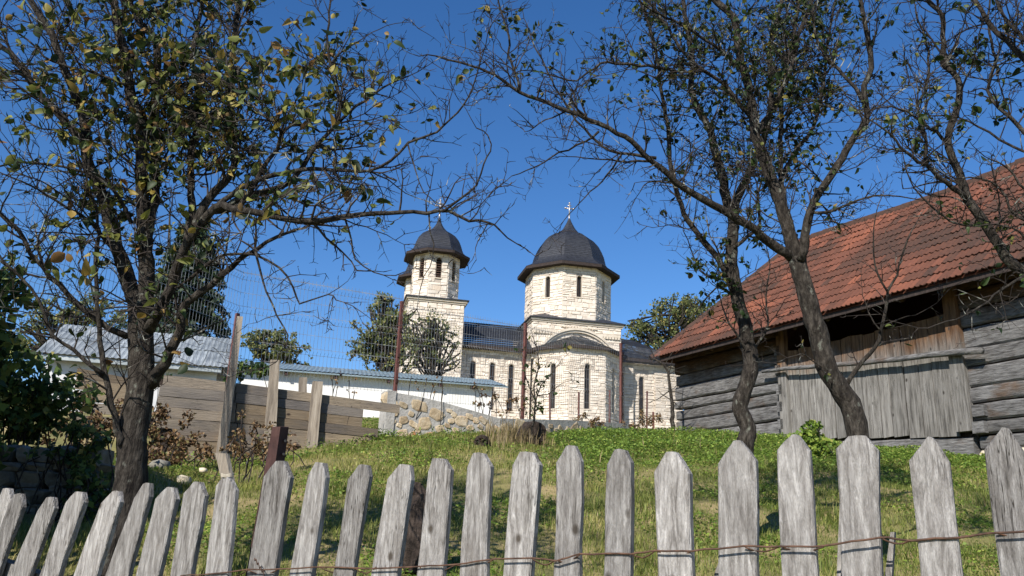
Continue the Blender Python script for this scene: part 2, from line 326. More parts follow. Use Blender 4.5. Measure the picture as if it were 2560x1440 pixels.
def facet(A, B, z0, z1, wins=(), lay=True, louvre=False, rowh=(.13, .27), big=1.0, vous=True):
    A = V3(A); B = V3(B); A[2] = B[2] = 0; W = np.linalg.norm(B - A); t = (B - A) / W; n = np.array([t[1], -t[0], 0])
    pt = lambda a, z, d: A + t * a - n * d + ZUP * z
    def rect(a0, a1, b0, b1):
        if a1 > a0 and b1 > b0: cores.add([pt(a0, b0, 0), pt(a1, b0, 0), pt(a1, b1, 0), pt(a0, b1, 0)], [(0, 1, 2, 3)])
    x = 0
    for (c, w, zb, zt) in sorted(wins):
        r = w / 2; rect(x, c - r, z0, z1); rect(c - r, c + r, z0, zb)
        ang = np.linspace(math.pi, 0, 9); ap = [(c + r * math.cos(q), zt - r + r * math.sin(q)) for q in ang]
        for k in range(8):
            cores.add([pt(ap[k][0], ap[k][1], 0), pt(ap[k + 1][0], ap[k + 1][1], 0), pt(ap[k + 1][0], z1, 0), pt(ap[k][0], z1, 0)], [(0, 1, 2, 3)])
        x = c + r
        window_part(lambda a, z, d, c=c: pt(c + a, z, d), w, zb, zt, louvre)
    rect(x, W, z0, z1)
    if not lay: return
    out = []
    def stone(q):    # quad corners (a,z)
        j = .018; pr = R.uniform(.012, .034); g = .009
        ca = sum(a for a, z in q) / 4; cz = sum(z for a, z in q) / 4
        base = [(a + (g if a < ca else -g), z + (g if z < cz else -g)) for a, z in q]
        front = [(a + (.016 if a < ca else -.016) + R.uniform(-.008, .008), z + (.013 if z < cz else -.013) + R.uniform(-.008, .008)) for a, z in base]
        m = MB(); prs = [pr + R.uniform(-.012, .012) for _ in range(4)]
        m.add([pt(a, z, .0) for a, z in base] + [pt(a, z, -prs[k]) for k, (a, z) in enumerate(front)],
              [(4, 5, 6, 7), (0, 1, 5, 4), (1, 2, 6, 5), (2, 3, 7, 6), (3, 0, 4, 7)], R.random())
        c = pt(ca, cz, 0); size = abs(max(a for a, z in q) - min(a for a, z in q)) * abs(q[2][1] - q[0][1]) * max(0, unit(CAM - c) @ n)
        stones_all.append((size, m))
    z = z0; prev = [(-.0, z), (W, z)]
    while z < z1 - .05:
        h = R.uniform(*rowh) * big; zt_ = min(z + h, z1)
        if z1 - zt_ < .09: zt_ = z1
        blocked = []
        for (c, w, zb, zt) in wins:
            m = .02
            if vous and zt_ > zt - w and z < zt + .30: blocked.append((c - w / 2 - .24, c + w / 2 + .24)) if z < zt + .2 and zt_ > zt - w * .55 else (blocked.append((c - w / 2 - m, c + w / 2 + m)) if z < zt and zt_ > zb else None)
            elif z < zt and zt_ > zb: blocked.append((c - w / 2 - m, c + w / 2 + m))
        spans = [(0, W)]
        for (b0, b1) in [b for b in blocked if b]:
            ns = []
            for (s0, s1) in spans:
                if b1 <= s0 or b0 >= s1: ns.append((s0, s1))
                else:
                    if b0 - s0 > .06: ns.append((s0, b0))
                    if s1 - b1 > .06: ns.append((b1, s1))
            spans = ns
        for (s0, s1) in spans:
            x = s0
            while x < s1 - .01:
                w = R.choice((R.uniform(.14, .3), R.uniform(.25, .5), R.uniform(.4, .62))) * big
                x2 = x + w
                if s1 - x2 < .16: x2 = s1
                sk = .03
                if R.random() < .34 and zt_ - z > .17:
                    zm = z + (zt_ - z) * R.uniform(.4, .6)
                    stone([(x, z), (x2, z), (x2, zm), (x, zm)]); stone([(x, zm), (x2, zm), (x2, zt_), (x, zt_)])
                else:
                    d0, d1 = R.uniform(-sk, sk) * 1.6, R.uniform(-sk, sk) * 1.6
                    stone([(x + (d0 if x > s0 else 0), z), (x2 + (d1 if x2 < s1 else 0), z + R.uniform(-.03, .03)), (x2 + (-d1 if x2 < s1 else 0), zt_ + R.uniform(-.03, .03)), (x - (d0 if x > s0 else 0), zt_)])
                x = x2
        z = zt_
    if vous:
        for (c, w, zb, zt) in wins:
            r0, r1 = w / 2 + .015, w / 2 + .22; ang = np.linspace(math.pi * 1.0, 0, 10); zc = zt - w / 2
            for k in range(9):
                a0, a1 = ang[k], ang[k + 1]
                if zc + r1 < z1:
                    stone([(c + r0 * math.cos(a0), zc + r0 * math.sin(a0)), (c + r0 * math.cos(a1), zc + r0 * math.sin(a1)),
                           (c + r1 * math.cos(a1), zc + r1 * math.sin(a1)), (c + r1 * math.cos(a0), zc + r1 * math.sin(a0))])
def octa(u, v, Rr, z, k, turn=22.5):
    a = math.radians(turn + 45 * k)      # angle from n towards t
    return cw(u + Rr * math.sin(a), v + Rr * math.cos(a), z)
def drum(u, v, Rr, z0, z1, win, louvre, lay):
    for k in range(8):
        A, B = octa(u, v, Rr, 0, k - 1), octa(u, v, Rr, 0, k)
        nn = unit((A + B) / 2 - cw(u, v, 0)); vis = nn @ unit(CAM - cw(u, v, 0)) > -.1
        W = np.linalg.norm(B - A)
        facet(A, B, z0, z1, [(W / 2, *win)], lay and vis, louvre, vous=False)
def dome(u, v, prof, fascia, Rw, name='dome'):
    # prof: list (radius, z) from eave up; stepped slate courses
    m = MB(); rr = np.array([p[0] for p in prof]); zz = np.array([p[1] for p in prof])
    s = np.concatenate([[0], np.cumsum(np.hypot(np.diff(rr), np.diff(zz)))]); ns = int(s[-1] / .11)
    S = np.linspace(0, s[-1], ns + 1); r_ = np.interp(S, s, rr); z_ = np.interp(S, s, zz)
    for i in range(ns):
        for k in range(8):
            o = .014
            a, b = octa(u, v, r_[i] + o, z_[i], k - 1), octa(u, v, r_[i] + o, z_[i], k)
            c, d = octa(u, v, r_[i + 1] + .002, z_[i + 1], k), octa(u, v, r_[i + 1] + .002, z_[i + 1], k - 1)
            m.add([a, b, c, d], [(0, 1, 2, 3)], .5 + .25 * (R.random() - .5) + .2 * (k % 2) - .1)
            a2, b2 = octa(u, v, r_[i] - .002, z_[i], k - 1), octa(u, v, r_[i] - .002, z_[i], k)
            m.add([a2, b2, b, a], [(0, 1, 2, 3)], .1)
    d = obj(name, m, M_slate, church)
    e = MB(); R0, Z0 = prof[0]
    for k in range(8):
        a, b = octa(u, v, R0 + .01, Z0 - fascia, k - 1), octa(u, v, R0 + .01, Z0 - fascia, k)
        e.add([a, b, octa(u, v, R0 + .01, Z0 + .004, k), octa(u, v, R0 + .01, Z0 + .004, k - 1)], [(0, 1, 2, 3)])
        e.add([octa(u, v, Rw - .05, Z0 - fascia + .04, k - 1), octa(u, v, Rw - .05, Z0 - fascia + .04, k), b, a], [(0, 1, 2, 3)])
    obj('eave', e, M_eave, d)
    return d
def cross(u, v, z0, h, parent):
    m = MB(); w = .03
    m.tube([cw(u, v, z0 - .1), cw(u, v, z0 + h * .3)], [.06, .035], 8)
    m.box(cw(u, v, z0 + h * .55), CT * w, CN * .03, ZUP * h * .42)
    m.box(cw(u, v, z0 + h * .66), CT * h * .22, CN * .026, ZUP * w)
    m.box(cw(u, v, z0 + h * .83), CT * h * .11, CN * .024, ZUP * w * .8)
    for (a, b) in ((-.24, .66), (.24, .66), (0, .99), (0, .3)):
        c = cw(u + a * h, v, z0 + b * h)
        m.tube([c - ZUP * .06, c - ZUP * .03, c + ZUP * .03, c + ZUP * .06], [.01, .055, .055, .01], 8)
    obj('cross', m, M_silver, church, True)
# main drum and dome
DW = (.26, 14.12, 15.28)
drum(0, 0, 2.36, 12.9, 15.95, DW, False, True)
mp = [(2.84, 15.9), (2.55, 16.05), (2.25, 16.27), (2.07, 16.48), (2.02, 16.7), (1.96, 16.95), (1.84, 17.25), (1.66, 17.6), (1.40, 17.9), (1.1, 18.12), (.72, 18.32), (.62, 18.37)]
md = dome(0, 0, mp, .16, 2.36)
dome(0, 0, [(.69, 18.36), (.50, 18.5), (.34, 18.7), (.22, 18.92), (.12, 19.12), (.045, 19.32)], .05, .5, 'spire')
cross(0, 0, 19.28, 1.0, md)
# square base of the main drum
def rectring(u0, u1, v0, v1, z): return [cw(u0, v1, z), cw(u1, v1, z), cw(u1, v0, z), cw(u0, v0, z)]
def block(u0, u1, v0, v1, z0, z1, lay=(1, 1), wins=(), **k):
    c = rectring(u0, u1, v0, v1, 0)
    facet(c[0], c[1], z0, z1, wins, lay[0], **k)
    facet(c[1], c[2], z0, z1, (), False); facet(c[2], c[3], z0, z1, (), False); facet(c[3], c[0], z0, z1, (), lay[1], **k)
def cornice(u0, u1, v0, v1, z0, z1, o=.12):
    m = MB()
    for (a, b, oo) in ((z0, z0 + (z1 - z0) * .5, o * .5), (z0 + (z1 - z0) * .5, z1, o)):
        m.hexa(rectring(u0 - oo, u1 + oo, v0 - oo, v1 + oo, a) + rectring(u0 - oo, u1 + oo, v0 - oo, v1 + oo, b))
    return obj('cornice', m, M_trimstone, church)
def caproof(u0, u1, v0, v1, z0, z1, inset, o=.2):
    m = MB(); a = rectring(u0 - o, u1 + o, v0 - o, v1 + o, z0); a2 = rectring(u0 - o, u1 + o, v0 - o, v1 + o, z0 + .05); b = rectring(u0 + inset, u1 - inset, v0 + inset, v1 - inset, z1)
    m.add(a + a2 + b, [(3, 2, 1, 0)] + [(k, (k + 1) % 4, 4 + (k + 1) % 4, 4 + k) for k in range(4)] + [(4 + k, 4 + (k + 1) % 4, 8 + (k + 1) % 4, 8 + k) for k in range(4)], .4)
    return obj('roof', m, M_slate, church)
SU0, SU1 = -2.47, 2.28
block(SU0, SU1, -2.3, 2.3, 10.6, 12.56, rowh=(.16, .26))
cornice(SU0, SU1, -2.3, 2.3, 12.56, 12.74)
caproof(SU0, SU1, -2.3, 2.3, 12.745, 13.35, 1.1)
# blind arch mouldings, inner field and toothed frieze on the square base
def archband(r0, r1, d0, d1, zc, half, name):
    m = MB(); an = np.linspace(math.pi / 2 + half, math.pi / 2 - half, 29)
    for k in range(28):
        q = [(-.08 + r * math.cos(a), zc + r * math.sin(a)) for r, a in ((r0, an[k]), (r0, an[k + 1]), (r1, an[k + 1]), (r1, an[k]))]
        m.hexa([cw(a, 2.3 + d0, z) for a, z in q] + [cw(a, 2.3 + d1, z) for a, z in q])
    obj(name, m, M_trimstone, church)
archband(2.12, 2.22, .0, .13, 10.02, .98, 'arch_moulding'); archband(2.225, 2.34, .0, .2, 10.02, .98, 'arch_moulding')
fz = MB()
for k, uu in enumerate(np.arange(SU0 + .1, SU1 - .1, .155)):
    zz = 12.24 + .06 * math.cos(uu * 1.3)
    dz = .5 * max(0, 1 - (uu / 1.2) ** 2) * 0
    if abs(uu + .08) > 1.05: fz.box(cw(uu, 2.36, 12.0), CT * .055, CN * .035, ZUP * .05)
    else: fz.box(cw(uu, 2.36, 12.42), CT * .045, CN * .035, ZUP * .045)
fz.box(cw(-1.78, 2.345, 12.13), CT * .62, CN * .03, ZUP * .07); fz.box(cw(1.62, 2.345, 12.13), CT * .60, CN * .03, ZUP * .07)
obj('frieze', fz, M_trimstone, church)
# south apse: half octagon with a half-cone roof
AU, AV, AR = -.12, 2.0, 2.38
AW = (.28, 7.95, 10.17)
for k in (-2, -1, 0, 1, 2):
    A, B = octa(AU, AV, AR, 0, k - 1), octa(AU, AV, AR, 0, k); W = np.linalg.norm(B - A)
    facet(A, B, 6.6, 10.95, [(W / 2, *AW)] if abs(k) <= 1 else (), True, rowh=(.11, .22), big=.95)
m = MB()
ap = np.array(cw(AU, 2.42, 12.02)); ER = 2.68
for i in range(16):
    f0, f1 = i / 16, (i + 1) / 16
    for k in (-2, -1, 0, 1, 2):
        A, B = octa(AU, AV, ER, 11.0, k - 1), octa(AU, AV, ER, 11.0, k)
        m.add([A + (ap - A) * f0 + ZUP * .014, B + (ap - B) * f0 + ZUP * .014, B + (ap - B) * f1, A + (ap - A) * f1], [(0, 1, 2, 3)])
aro = obj('roof', m, M_slate, church)
m = MB()
for k in (-2, -1, 0, 1, 2):
    A, B = octa(AU, AV, ER, 0, k - 1), octa(AU, AV, ER, 0, k); A2, B2 = octa(AU, AV, AR - .04, 0, k - 1), octa(AU, AV, AR - .04, 0, k)
    m.add([A + ZUP * 10.86, B + ZUP * 10.86, B + ZUP * 11.01, A + ZUP * 11.01], [(0, 1, 2, 3)]); m.add([A2 + ZUP * 10.9, B2 + ZUP * 10.9, B + ZUP * 10.86, A + ZUP * 10.86], [(0, 1, 2, 3)])
obj('eave', m, M_eave, aro)
# nave and east end
def gable_roof(u0, u1, ve, ze, zr, hip=0.0):
    m = MB(); n = 22
    for sgn in (1, -1):
        for i in range(n):
            f0, f1 = i / n, (i + 1) / n
            a = [cw(u0, sgn * ve * (1 - f0), ze + (zr - ze) * f0 + .016), cw(u1 + hip * (1 - f0), sgn * ve * (1 - f0), ze + (zr - ze) * f0 + .016),
                 cw(u1 + hip * (1 - f1), sgn * ve * (1 - f1), ze + (zr - ze) * f1), cw(u0, sgn * ve * (1 - f1), ze + (zr - ze) * f1)]
            m.add(a, [(0, 1, 2, 3)])
    if hip:
        m.add([cw(u1 + hip, ve, ze), cw(u1 + hip, -ve, ze), cw(u1, 0, zr)], [(0, 1, 2)])
    ro = obj('roof', m, M_slate, church)
    e = MB()
    e.hexa([cw(u0, ve - .34, ze - .16), cw(u1 + hip, ve - .34, ze - .16), cw(u1 + hip, ve, ze - .16), cw(u0, ve, ze - .16), cw(u0, ve - .34, ze - .02), cw(u1 + hip, ve - .34, ze - .02), cw(u1 + hip, ve - .004, ze), cw(u0, ve - .004, ze)])
    obj('eave', e, M_eave, ro)
NW = (.27, 7.9, 10.26)
block(-9.0, SU0 + .01, -2.1, 2.1, 6.6, 10.92, lay=(1, 0), wins=[(u + 9.0, *NW) for u in (-5.42, -4.43, -3.46)], rowh=(.13, .24))
gable_roof(-9.0, SU0 + .02, 2.5, 11.02, 12.78)
block(SU1 - .01, 5.75, -1.9, 1.9, 6.6, 10.9, lay=(1, 0), wins=[(3.55 - SU1 + .01, .27, 8.0, 10.22)], rowh=(.12, .22))
block(2.5, 3.02, 1.5, 2.12, 6.6, 10.6, rowh=(.12, .2)); block(4.25, 5.75, 1.4, 2.06, 6.6, 10.45, rowh=(.12, .22))
gable_roof(SU1 - .02, 3.7, 2.45, 11.05, 12.62, 2.35)
# towers
def tower(v, lay, z0):
    u = -7.52
    block(u - 1.38, u + 1.38, v - 1.4, v + 1.4, 6.6, 12.86, lay=(lay, lay), wins=[(1.15, .3, 9.6, 11.2)] if lay else (), rowh=(.14, .26))
    cornice(u - 1.38, u + 1.38, v - 1.4, v + 1.4, 12.86, 13.04, .13)
    caproof(u - 1.38, u + 1.38, v - 1.4, v + 1.4, 13.045, 13.3, .5, .2)
    drum(u, v, 1.25, 13.1, 15.6, (.27, 14.25, 15.3), True, True)
    k = 1.76 / 2.84
    td = dome(u, v, [(1.76, 15.62), (1.56, 15.72), (1.40, 15.86), (1.33, 16.02), (1.26, 16.25), (1.13, 16.55), (.92, 16.82), (.66, 17.0), (.42, 17.12)], .13, 1.25)
    dome(u, v, [(.46, 17.11), (.32, 17.25), (.20, 17.42), (.11, 17.62), (.04, 17.93)], .04, .3, 'spire')
    cross(u, v, 17.9, .98, td)
tower(1.5, 1, 6.6)
tower(-2.7, 0, 6.6)
# plinth
m = MB(); m.hexa(rectring(-9.05, 5.85, -2.2, 2.22, 6.4) + rectring(-9.05, 5.85, -2.2, 2.22, 7.42)); obj('plinth', m, M_mortar, church)
obj('wall', cores, M_mortar, church)
stones_all.sort(key=lambda a: -a[0])
for sz, m in stones_all[:300]: obj('stone', m, M_stone, church)
rest = MB()
for sz, m in stones_all[300:]: rest.add(m.v, m.f, m.t[0])
obj('stone_facing', rest, M_stone_s, church, kind='stuff')

# ------------------------------------------------------------------ long white outbuilding
OA = P(605, 915, 22.0); OB = P(1235, 964, 23.3); OB[2] = OA[2]
ot = unit(OB - OA); on = np.array([ot[1], -ot[0], 0])
outb = thing('white_outbuilding', 'long low white building with a blue-grey sheet roof, in front of the church', 'building', (OA + OB) / 2 - ZUP * 3)
wz = OA[2]; Lb = np.linalg.norm(OB - OA)
def ob(s, d, z): return np.array([*(OA + ot * s - on * d)[:2], z])
m = MB(); m.hexa([ob(0, 0.27, wz - 4), ob(Lb, .27, wz - 4), ob(Lb, 3.6, wz - 4), ob(0, 3.6, wz - 4), ob(0, .27, wz + .02), ob(Lb, .27, wz + .02), ob(Lb, 3.6, wz + .6), ob(0, 3.6, wz + .6)]); obj('wall', m, M_white, outb)
m = MB(); nc = 120; Lr = Lb + .7
for i in range(nc):
    s0, s1 = -.3 + Lr * i / nc, -.3 + Lr * (i + 1) / nc; hh = .018 if i % 2 else 0; h2 = .018 - hh
    m.add([ob(s0, 0, wz + hh), ob(s1, 0, wz + h2), ob(s1, 2.6, wz + .62 + h2), ob(s0, 2.6, wz + .62 + hh)], [(0, 1, 2, 3)])
m.hexa([ob(-.3, .02, wz - .05), ob(Lb + .4, .02, wz - .05), ob(Lb + .4, 2.6, wz + .55), ob(-.3, 2.6, wz + .55), ob(-.3, .02, wz - .01), ob(Lb + .4, .02, wz - .01), ob(Lb + .4, 2.6, wz + .61), ob(-.3, 2.6, wz + .61)])
obj('roof', m, M_zinc2, outb)
for s in (1.1, 2.4, 3.8, 5.2, 6.1):
    m = MB(); m.hexa([ob(s, .06, wz - .13), ob(s + .07, .06, wz - .13), ob(s + .07, .5, wz - .11), ob(s, .5, wz - .11), ob(s, .06, wz - .055), ob(s + .07, .06, wz - .055), ob(s + .07, .5, wz - .045), ob(s, .5, wz - .045)]); obj('rafter', m, M_rust, outb)

# ------------------------------------------------------------------ metal-roofed shed on the left
SA = P(88, 881, 17.0); SB = P(566, 920, 17.85); SB[2] = SA[2]
st = unit(SB - SA); sn = np.array([st[1], -st[0], 0]); Ls = np.linalg.norm(SB - SA); sz = SA[2]
shed = thing('tin_roofed_shed', 'whitewashed shed with a patched corrugated zinc roof, behind the dark tree trunk', 'shed', (SA + SB) / 2 - ZUP * 2)
def sb(s, d, z): return np.array([*(SA + st * s - sn * d)[:2], z])
m = MB(); m.hexa([sb(.15, .3, sz - 3), sb(Ls - .2, .3, sz - 3), sb(Ls - .2, 2.6, sz - 3), sb(.15, 2.6, sz - 3), sb(.15, .3, sz + .1), sb(Ls - .2, .3, sz + .1), sb(Ls - .2, 2.6, sz + .1), sb(.15, 2.6, sz + .1)]); obj('wall', m, M_stain, shed)
for row in range(2):
    x = 0
    while x < Ls - .02:
        w = min(R.choice([.55, .62, .7]), Ls - x); 
        if Ls - x - w < .25: w = Ls - x
        m = MB(); n = max(8, int(w / .055)); d0, d1 = (0, .85) if row == 0 else (.8, 1.62); lift = .012 * row + R.uniform(0, .008)
        zf = lambda d: sz + d * .585
        for i in range(n):
            a, b = x + w * i / n, x + w * (i + 1) / n + .02; h0, h1 = (.022, 0) if i % 2 else (0, .022)
            m.add([sb(a, d0, zf(d0) + h0 + lift), sb(b, d0, zf(d0) + h1 + lift), sb(b, d1, zf(d1) + h1 + lift), sb(a, d1, zf(d1) + h0 + lift)], [(0, 1, 2, 3)])
        obj('roof_sheet', m, M_zinc, shed); x += w
m = MB(); m.add([sb(0, 1.62, zf(1.62)), sb(Ls, 1.62, zf(1.62)), sb(Ls, 3.1, sz), sb(0, 3.1, sz)], [(0, 1, 2, 3)])
m.hexa([sb(.1, .05, sz - .1), sb(Ls - .1, .05, sz - .1), sb(Ls - .1, .12, sz - .1), sb(.1, .12, sz - .1), sb(.1, .05, sz - .01), sb(Ls - .1, .05, sz - .01), sb(Ls - .1, .12, sz), sb(.1, .12, sz)]); obj('back_roof', m, M_zinc, shed)
m = MB(); m.hexa([sb(Ls - .05, .3, sz - 3), sb(Ls - .2, .3, sz - 3), sb(Ls - .2, .4, sz - 3), sb(Ls - .05, .4, sz - 3), sb(Ls - .05, .3, sz + .05), sb(Ls - .2, .3, sz + .05), sb(Ls - .2, .4, sz + .05), sb(Ls - .05, .4, sz + .05)]); obj('corner_post', m, M_oldwood, shed)

# ------------------------------------------------------------------ log barn
BA = P(1697, 1075, 20.0)
_d = ray(80, 1310); _d[2] = 0; BT = -unit(_d); BN = np.array([BT[1], -BT[0], 0]); BN = BN if BN[1] < 0 else -BN
barn = thing('log_barn', 'weathered log barn with a red clay tile roof and grey plank doors', 'barn', BA)
def bb(s, o, h): return BA + BT * s + BN * o + ZUP * h       # o: towards viewer
BLEN, BW, EO, EH, RS, RW, RH = 11.5, 5.0, .68, 1.62, 1.5, 2.5, 4.62
def beam(s0, s1, h0, h1, o0, o1, name, mt, dh=0, parent=None, jag=.012):
    m = MB(); n = max(2, int((s1 - s0) / .5) + 1); S = np.linspace(s0, s1, n); vs = []
    for s in S:
        f = (s - s0) / max(1e-6, s1 - s0); b, t = h0 + dh * f + R.uniform(-jag, jag), h1 + dh * f + R.uniform(-jag, jag); o = o1 + R.uniform(-jag, jag)
        c = min(.03, (t - b) * .2)
        vs += [bb(s, o0, b), bb(s, o - c, b), bb(s, o, b + c), bb(s, o + .006, (b + t) / 2), bb(s, o, t - c), bb(s, o - c, t), bb(s, o0, t)]
    k = 7; fs = []
    for i in range(n - 1):
        for j in range(k): fs.append((i * k + j, (i + 1) * k + j, (i + 1) * k + (j + 1) % k, i * k + (j + 1) % k))
    fs += [tuple(range(k)), tuple((n - 1) * k + j for j in range(k - 1, -1, -1))]
    m.add(vs, fs); return obj(name, m, mt, parent or barn)
hs = [-.75, -.42, -.1, .22, .47, .68, 1.02, 1.30, 1.62, 1.92, 2.2]
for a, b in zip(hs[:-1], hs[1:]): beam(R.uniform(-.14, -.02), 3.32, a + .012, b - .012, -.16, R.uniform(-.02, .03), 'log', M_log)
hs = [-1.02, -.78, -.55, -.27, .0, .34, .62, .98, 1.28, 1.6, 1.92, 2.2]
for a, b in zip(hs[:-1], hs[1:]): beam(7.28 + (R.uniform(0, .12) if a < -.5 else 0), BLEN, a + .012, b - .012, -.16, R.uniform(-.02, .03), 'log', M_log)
for h in (-.5, -.2, .15, .5, .9, 1.3, 1.7):        # log ends of the cross wall by the door
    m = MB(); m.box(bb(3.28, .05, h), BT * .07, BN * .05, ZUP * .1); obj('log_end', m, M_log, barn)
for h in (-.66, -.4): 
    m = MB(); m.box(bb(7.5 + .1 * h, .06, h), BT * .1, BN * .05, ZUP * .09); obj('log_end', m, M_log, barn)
m = MB()    # back wall, end wall, floor closing the volume
m.hexa([bb(0, -BW + .2, -1.2), bb(BLEN, -BW + .2, -1.2), bb(BLEN, -BW, -1.2), bb(0, -BW, -1.2), bb(0, -BW + .2, 2.1), bb(BLEN, -BW + .2, 2.1), bb(BLEN, -BW, 2.1), bb(0, -BW, 2.1)])
m.hexa([bb(BLEN - .2, -BW + .21, -1.2), bb(BLEN, -BW + .21, -1.2), bb(BLEN, -.17, -1.2), bb(BLEN - .2, -.17, -1.2), bb(BLEN - .2, -BW + .21, 2.1), bb(BLEN, -BW + .21, 2.1), bb(BLEN, -.17, 2.1), bb(BLEN - .2, -.17, 2.1)])
m.quadslab([bb(.2, -.2, -.9), bb(BLEN - .21, -.2, -.9), bb(BLEN - .21, -BW + .22, -.9), bb(.2, -BW + .22, -.9)], ZUP, .1)
obj('back_wall', m, M_stump, barn)
for k, (a, b) in enumerate(zip(hs[:-1], hs[1:])):
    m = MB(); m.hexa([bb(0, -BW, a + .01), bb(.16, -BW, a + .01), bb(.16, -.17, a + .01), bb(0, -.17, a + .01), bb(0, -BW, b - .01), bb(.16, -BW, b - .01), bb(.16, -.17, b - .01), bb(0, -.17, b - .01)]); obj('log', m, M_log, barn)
m = MB(); m.quadslab([bb(3.3, -.1, -.8), bb(7.3, -.1, -.8), bb(7.3, -.1, 1.2), bb(3.3, -.1, 1.2)], BN, .04); obj('inner_boarding', m, M_stump, barn)
door = MB(); door.quadslab([bb(3.5, -.02, .05), bb(7.05, -.02, -.15), bb(7.05, -.02, .05), bb(3.5, -.02, .25)], BN, .05); dr = obj('door', door, M_log, barn)
s = 3.5; k = 0
while s < 7.02:
    w = R.uniform(.22, .30); s1 = min(s + w, 7.06); 
    if 7.06 - s1 < .1: s1 = 7.06
    f = (s - 3.4) / 3.7; hb = -.52 - .26 * f + R.uniform(-.02, .02); o = .02 + R.uniform(0, .018)
    m = MB(); q = [bb(s + .009, o, hb), bb(s1 - .009, o + R.uniform(-.006, .006), hb + R.uniform(-.02, .02)), bb(s1 - .009, o, 1.26 + R.uniform(-.03, .03)), bb(s + .009, o, 1.26 + R.uniform(-.03, .03))]; m.quadslab(q, BN, .03); obj('plank', m, M_door, dr); s = s1  # planks stop short; open gap added above to keep the eave shade dark
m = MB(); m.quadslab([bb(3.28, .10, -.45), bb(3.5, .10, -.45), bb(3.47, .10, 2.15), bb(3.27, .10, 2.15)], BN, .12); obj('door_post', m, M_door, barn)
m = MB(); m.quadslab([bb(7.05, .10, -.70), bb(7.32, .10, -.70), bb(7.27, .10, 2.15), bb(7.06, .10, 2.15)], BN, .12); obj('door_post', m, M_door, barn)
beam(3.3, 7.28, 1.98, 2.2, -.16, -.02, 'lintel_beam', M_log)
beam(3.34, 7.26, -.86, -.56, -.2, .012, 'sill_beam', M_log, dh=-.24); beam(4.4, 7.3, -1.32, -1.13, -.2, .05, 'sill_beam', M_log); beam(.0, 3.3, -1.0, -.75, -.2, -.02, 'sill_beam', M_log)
pa = on_plane(1906, 929, bb(0, .2, 0), BN); pb = on_plane(2456, 877, bb(0, .2, 0), BN)
m = MB(); pts = [pa + (pb - pa) * f + ZUP * (.012 * math.sin(9 * f) + R.uniform(-.008, .008)) for f in np.linspace(0, 1, 16)]; m.tube(pts, [.036 + .022 * f for f in np.linspace(0, 1, 16)], 8, wob=.12); obj('bar_pole', m, M_log, barn, True)
# roof: deck, rafters, tiles
xr = bb(0, 0, 0)
def rp(s, f): return bb(s, EO + (-RW - EO) * f, EH + (RH - EH) * f + .05 * math.sin(s * .9) * f)
RSL = math.hypot(RW + EO, RH - EH); rup = unit(rp(3, 1) - rp(3, 0)); rno = unit(np.cross(BT, rup)); rno = rno if rno[2] > 0 else -rno
E1 = BLEN + .6; E0 = -.12
m = MB(); dn = rno * .03
m.add([rp(E0, 0) - dn, rp(E1, 0) - dn, rp(E1, 1) - dn, rp(RS, 1) - dn], [(0, 1, 2, 3)])
bk = lambda s, f: bb(s, -BW - EO + (BW / 2 + EO) * f, EH + (RH - EH) * f)
m.add([bk(E1, 0), bk(E0, 0), bk(RS, 1), bk(E1, 1)], [(0, 1, 2, 3)]); m.add([bk(E0, 0), rp(E0, 0) - dn, rp(RS, 1) - dn], [(0, 1, 2)])
roof = obj('roof', m, M_tile_s, barn)
for s in np.arange(.2, BLEN, .8):
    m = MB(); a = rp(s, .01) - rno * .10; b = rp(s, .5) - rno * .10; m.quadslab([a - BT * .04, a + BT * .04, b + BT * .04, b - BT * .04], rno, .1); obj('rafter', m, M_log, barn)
m = MB(); a, b = rp(E0, 0) - rno * .06, rp(E1, 0) - rno * .06; m.quadslab([a - ZUP * .06, b - ZUP * .06, b + ZUP * .02, a + ZUP * .02], BN, .03); obj('fascia_board', m, M_eave, barn)
TW, TE = .215, .315
def tile_mesh(v):
    m = MB(); prof = [(0, .004), (.018, .02), (.04, .02), (.058, .002), (.105, .002), (.122, .02), (.146, .02), (.162, .002), (.215, .004)]
    lo, hi = -.02, .36
    top0 = [(x, lo, z + .022) for x, z in prof]; top1 = [(x, hi, z - .004) for x, z in prof]; bot0 = [(x, lo, z + .006) for x, z in prof]
    n = len(prof); fs = []
    for k in range(n - 1): fs += [(k, k + 1, n + k + 1, n + k), (2 * n + k, 2 * n + k + 1, k + 1, k)]
    m.add(top0 + top1 + bot0, fs)
    me = bpy.data.meshes.new('tile'); me.from_pydata(m.v, [], m.f); me.materials.append(M_tile); return m, me
from mathutils import noise as mnoise
def tile_tone(o):
    s_ = (o - BA) @ BT; h_ = o[2] - BA[2]
    n_ = mnoise.fractal(Vector((s_ * .55, h_ * .8, 3.3)), 1.0, 2.0, 4) * .8 + mnoise.noise(Vector((s_ * .25, h_ * 1.6, 9.1))) * .35
    return min(1, max(0, .52 + n_ * .7 + .05 * (s_ - 4) + R.gauss(0, .17)))
tmb, tme = tile_mesh(0)
tiles = []
nrow = int(RSL / TE) + 1
for r in range(nrow):
    f = (r * TE) / RSL; f1 = min(1, ((r + .6) * TE) / RSL)
    s = E0 + (RS - E0) * f1 - .05 + (.1 if r % 2 else 0)
    while s < E1:
        o = rp(s + R.uniform(-.008, .008), f) + rno * (.012 + R.uniform(0, .01)); yaw = R.gauss(0, .012)
        x = unit(BT + rup * yaw); y = unit(rup - BT * yaw + rno * R.uniform(-.012, .012)); tiles.append((np.linalg.norm(o - CAM), o, x, y, unit(np.cross(x, y)))); s += TW
vis = []
for tl in tiles:
    px, py, _z = to_px(tl[1]); vis.append((0 if -20 < px < 2570 else 1, tl[0]))
order = sorted(range(len(tiles)), key=lambda i: vis[i])
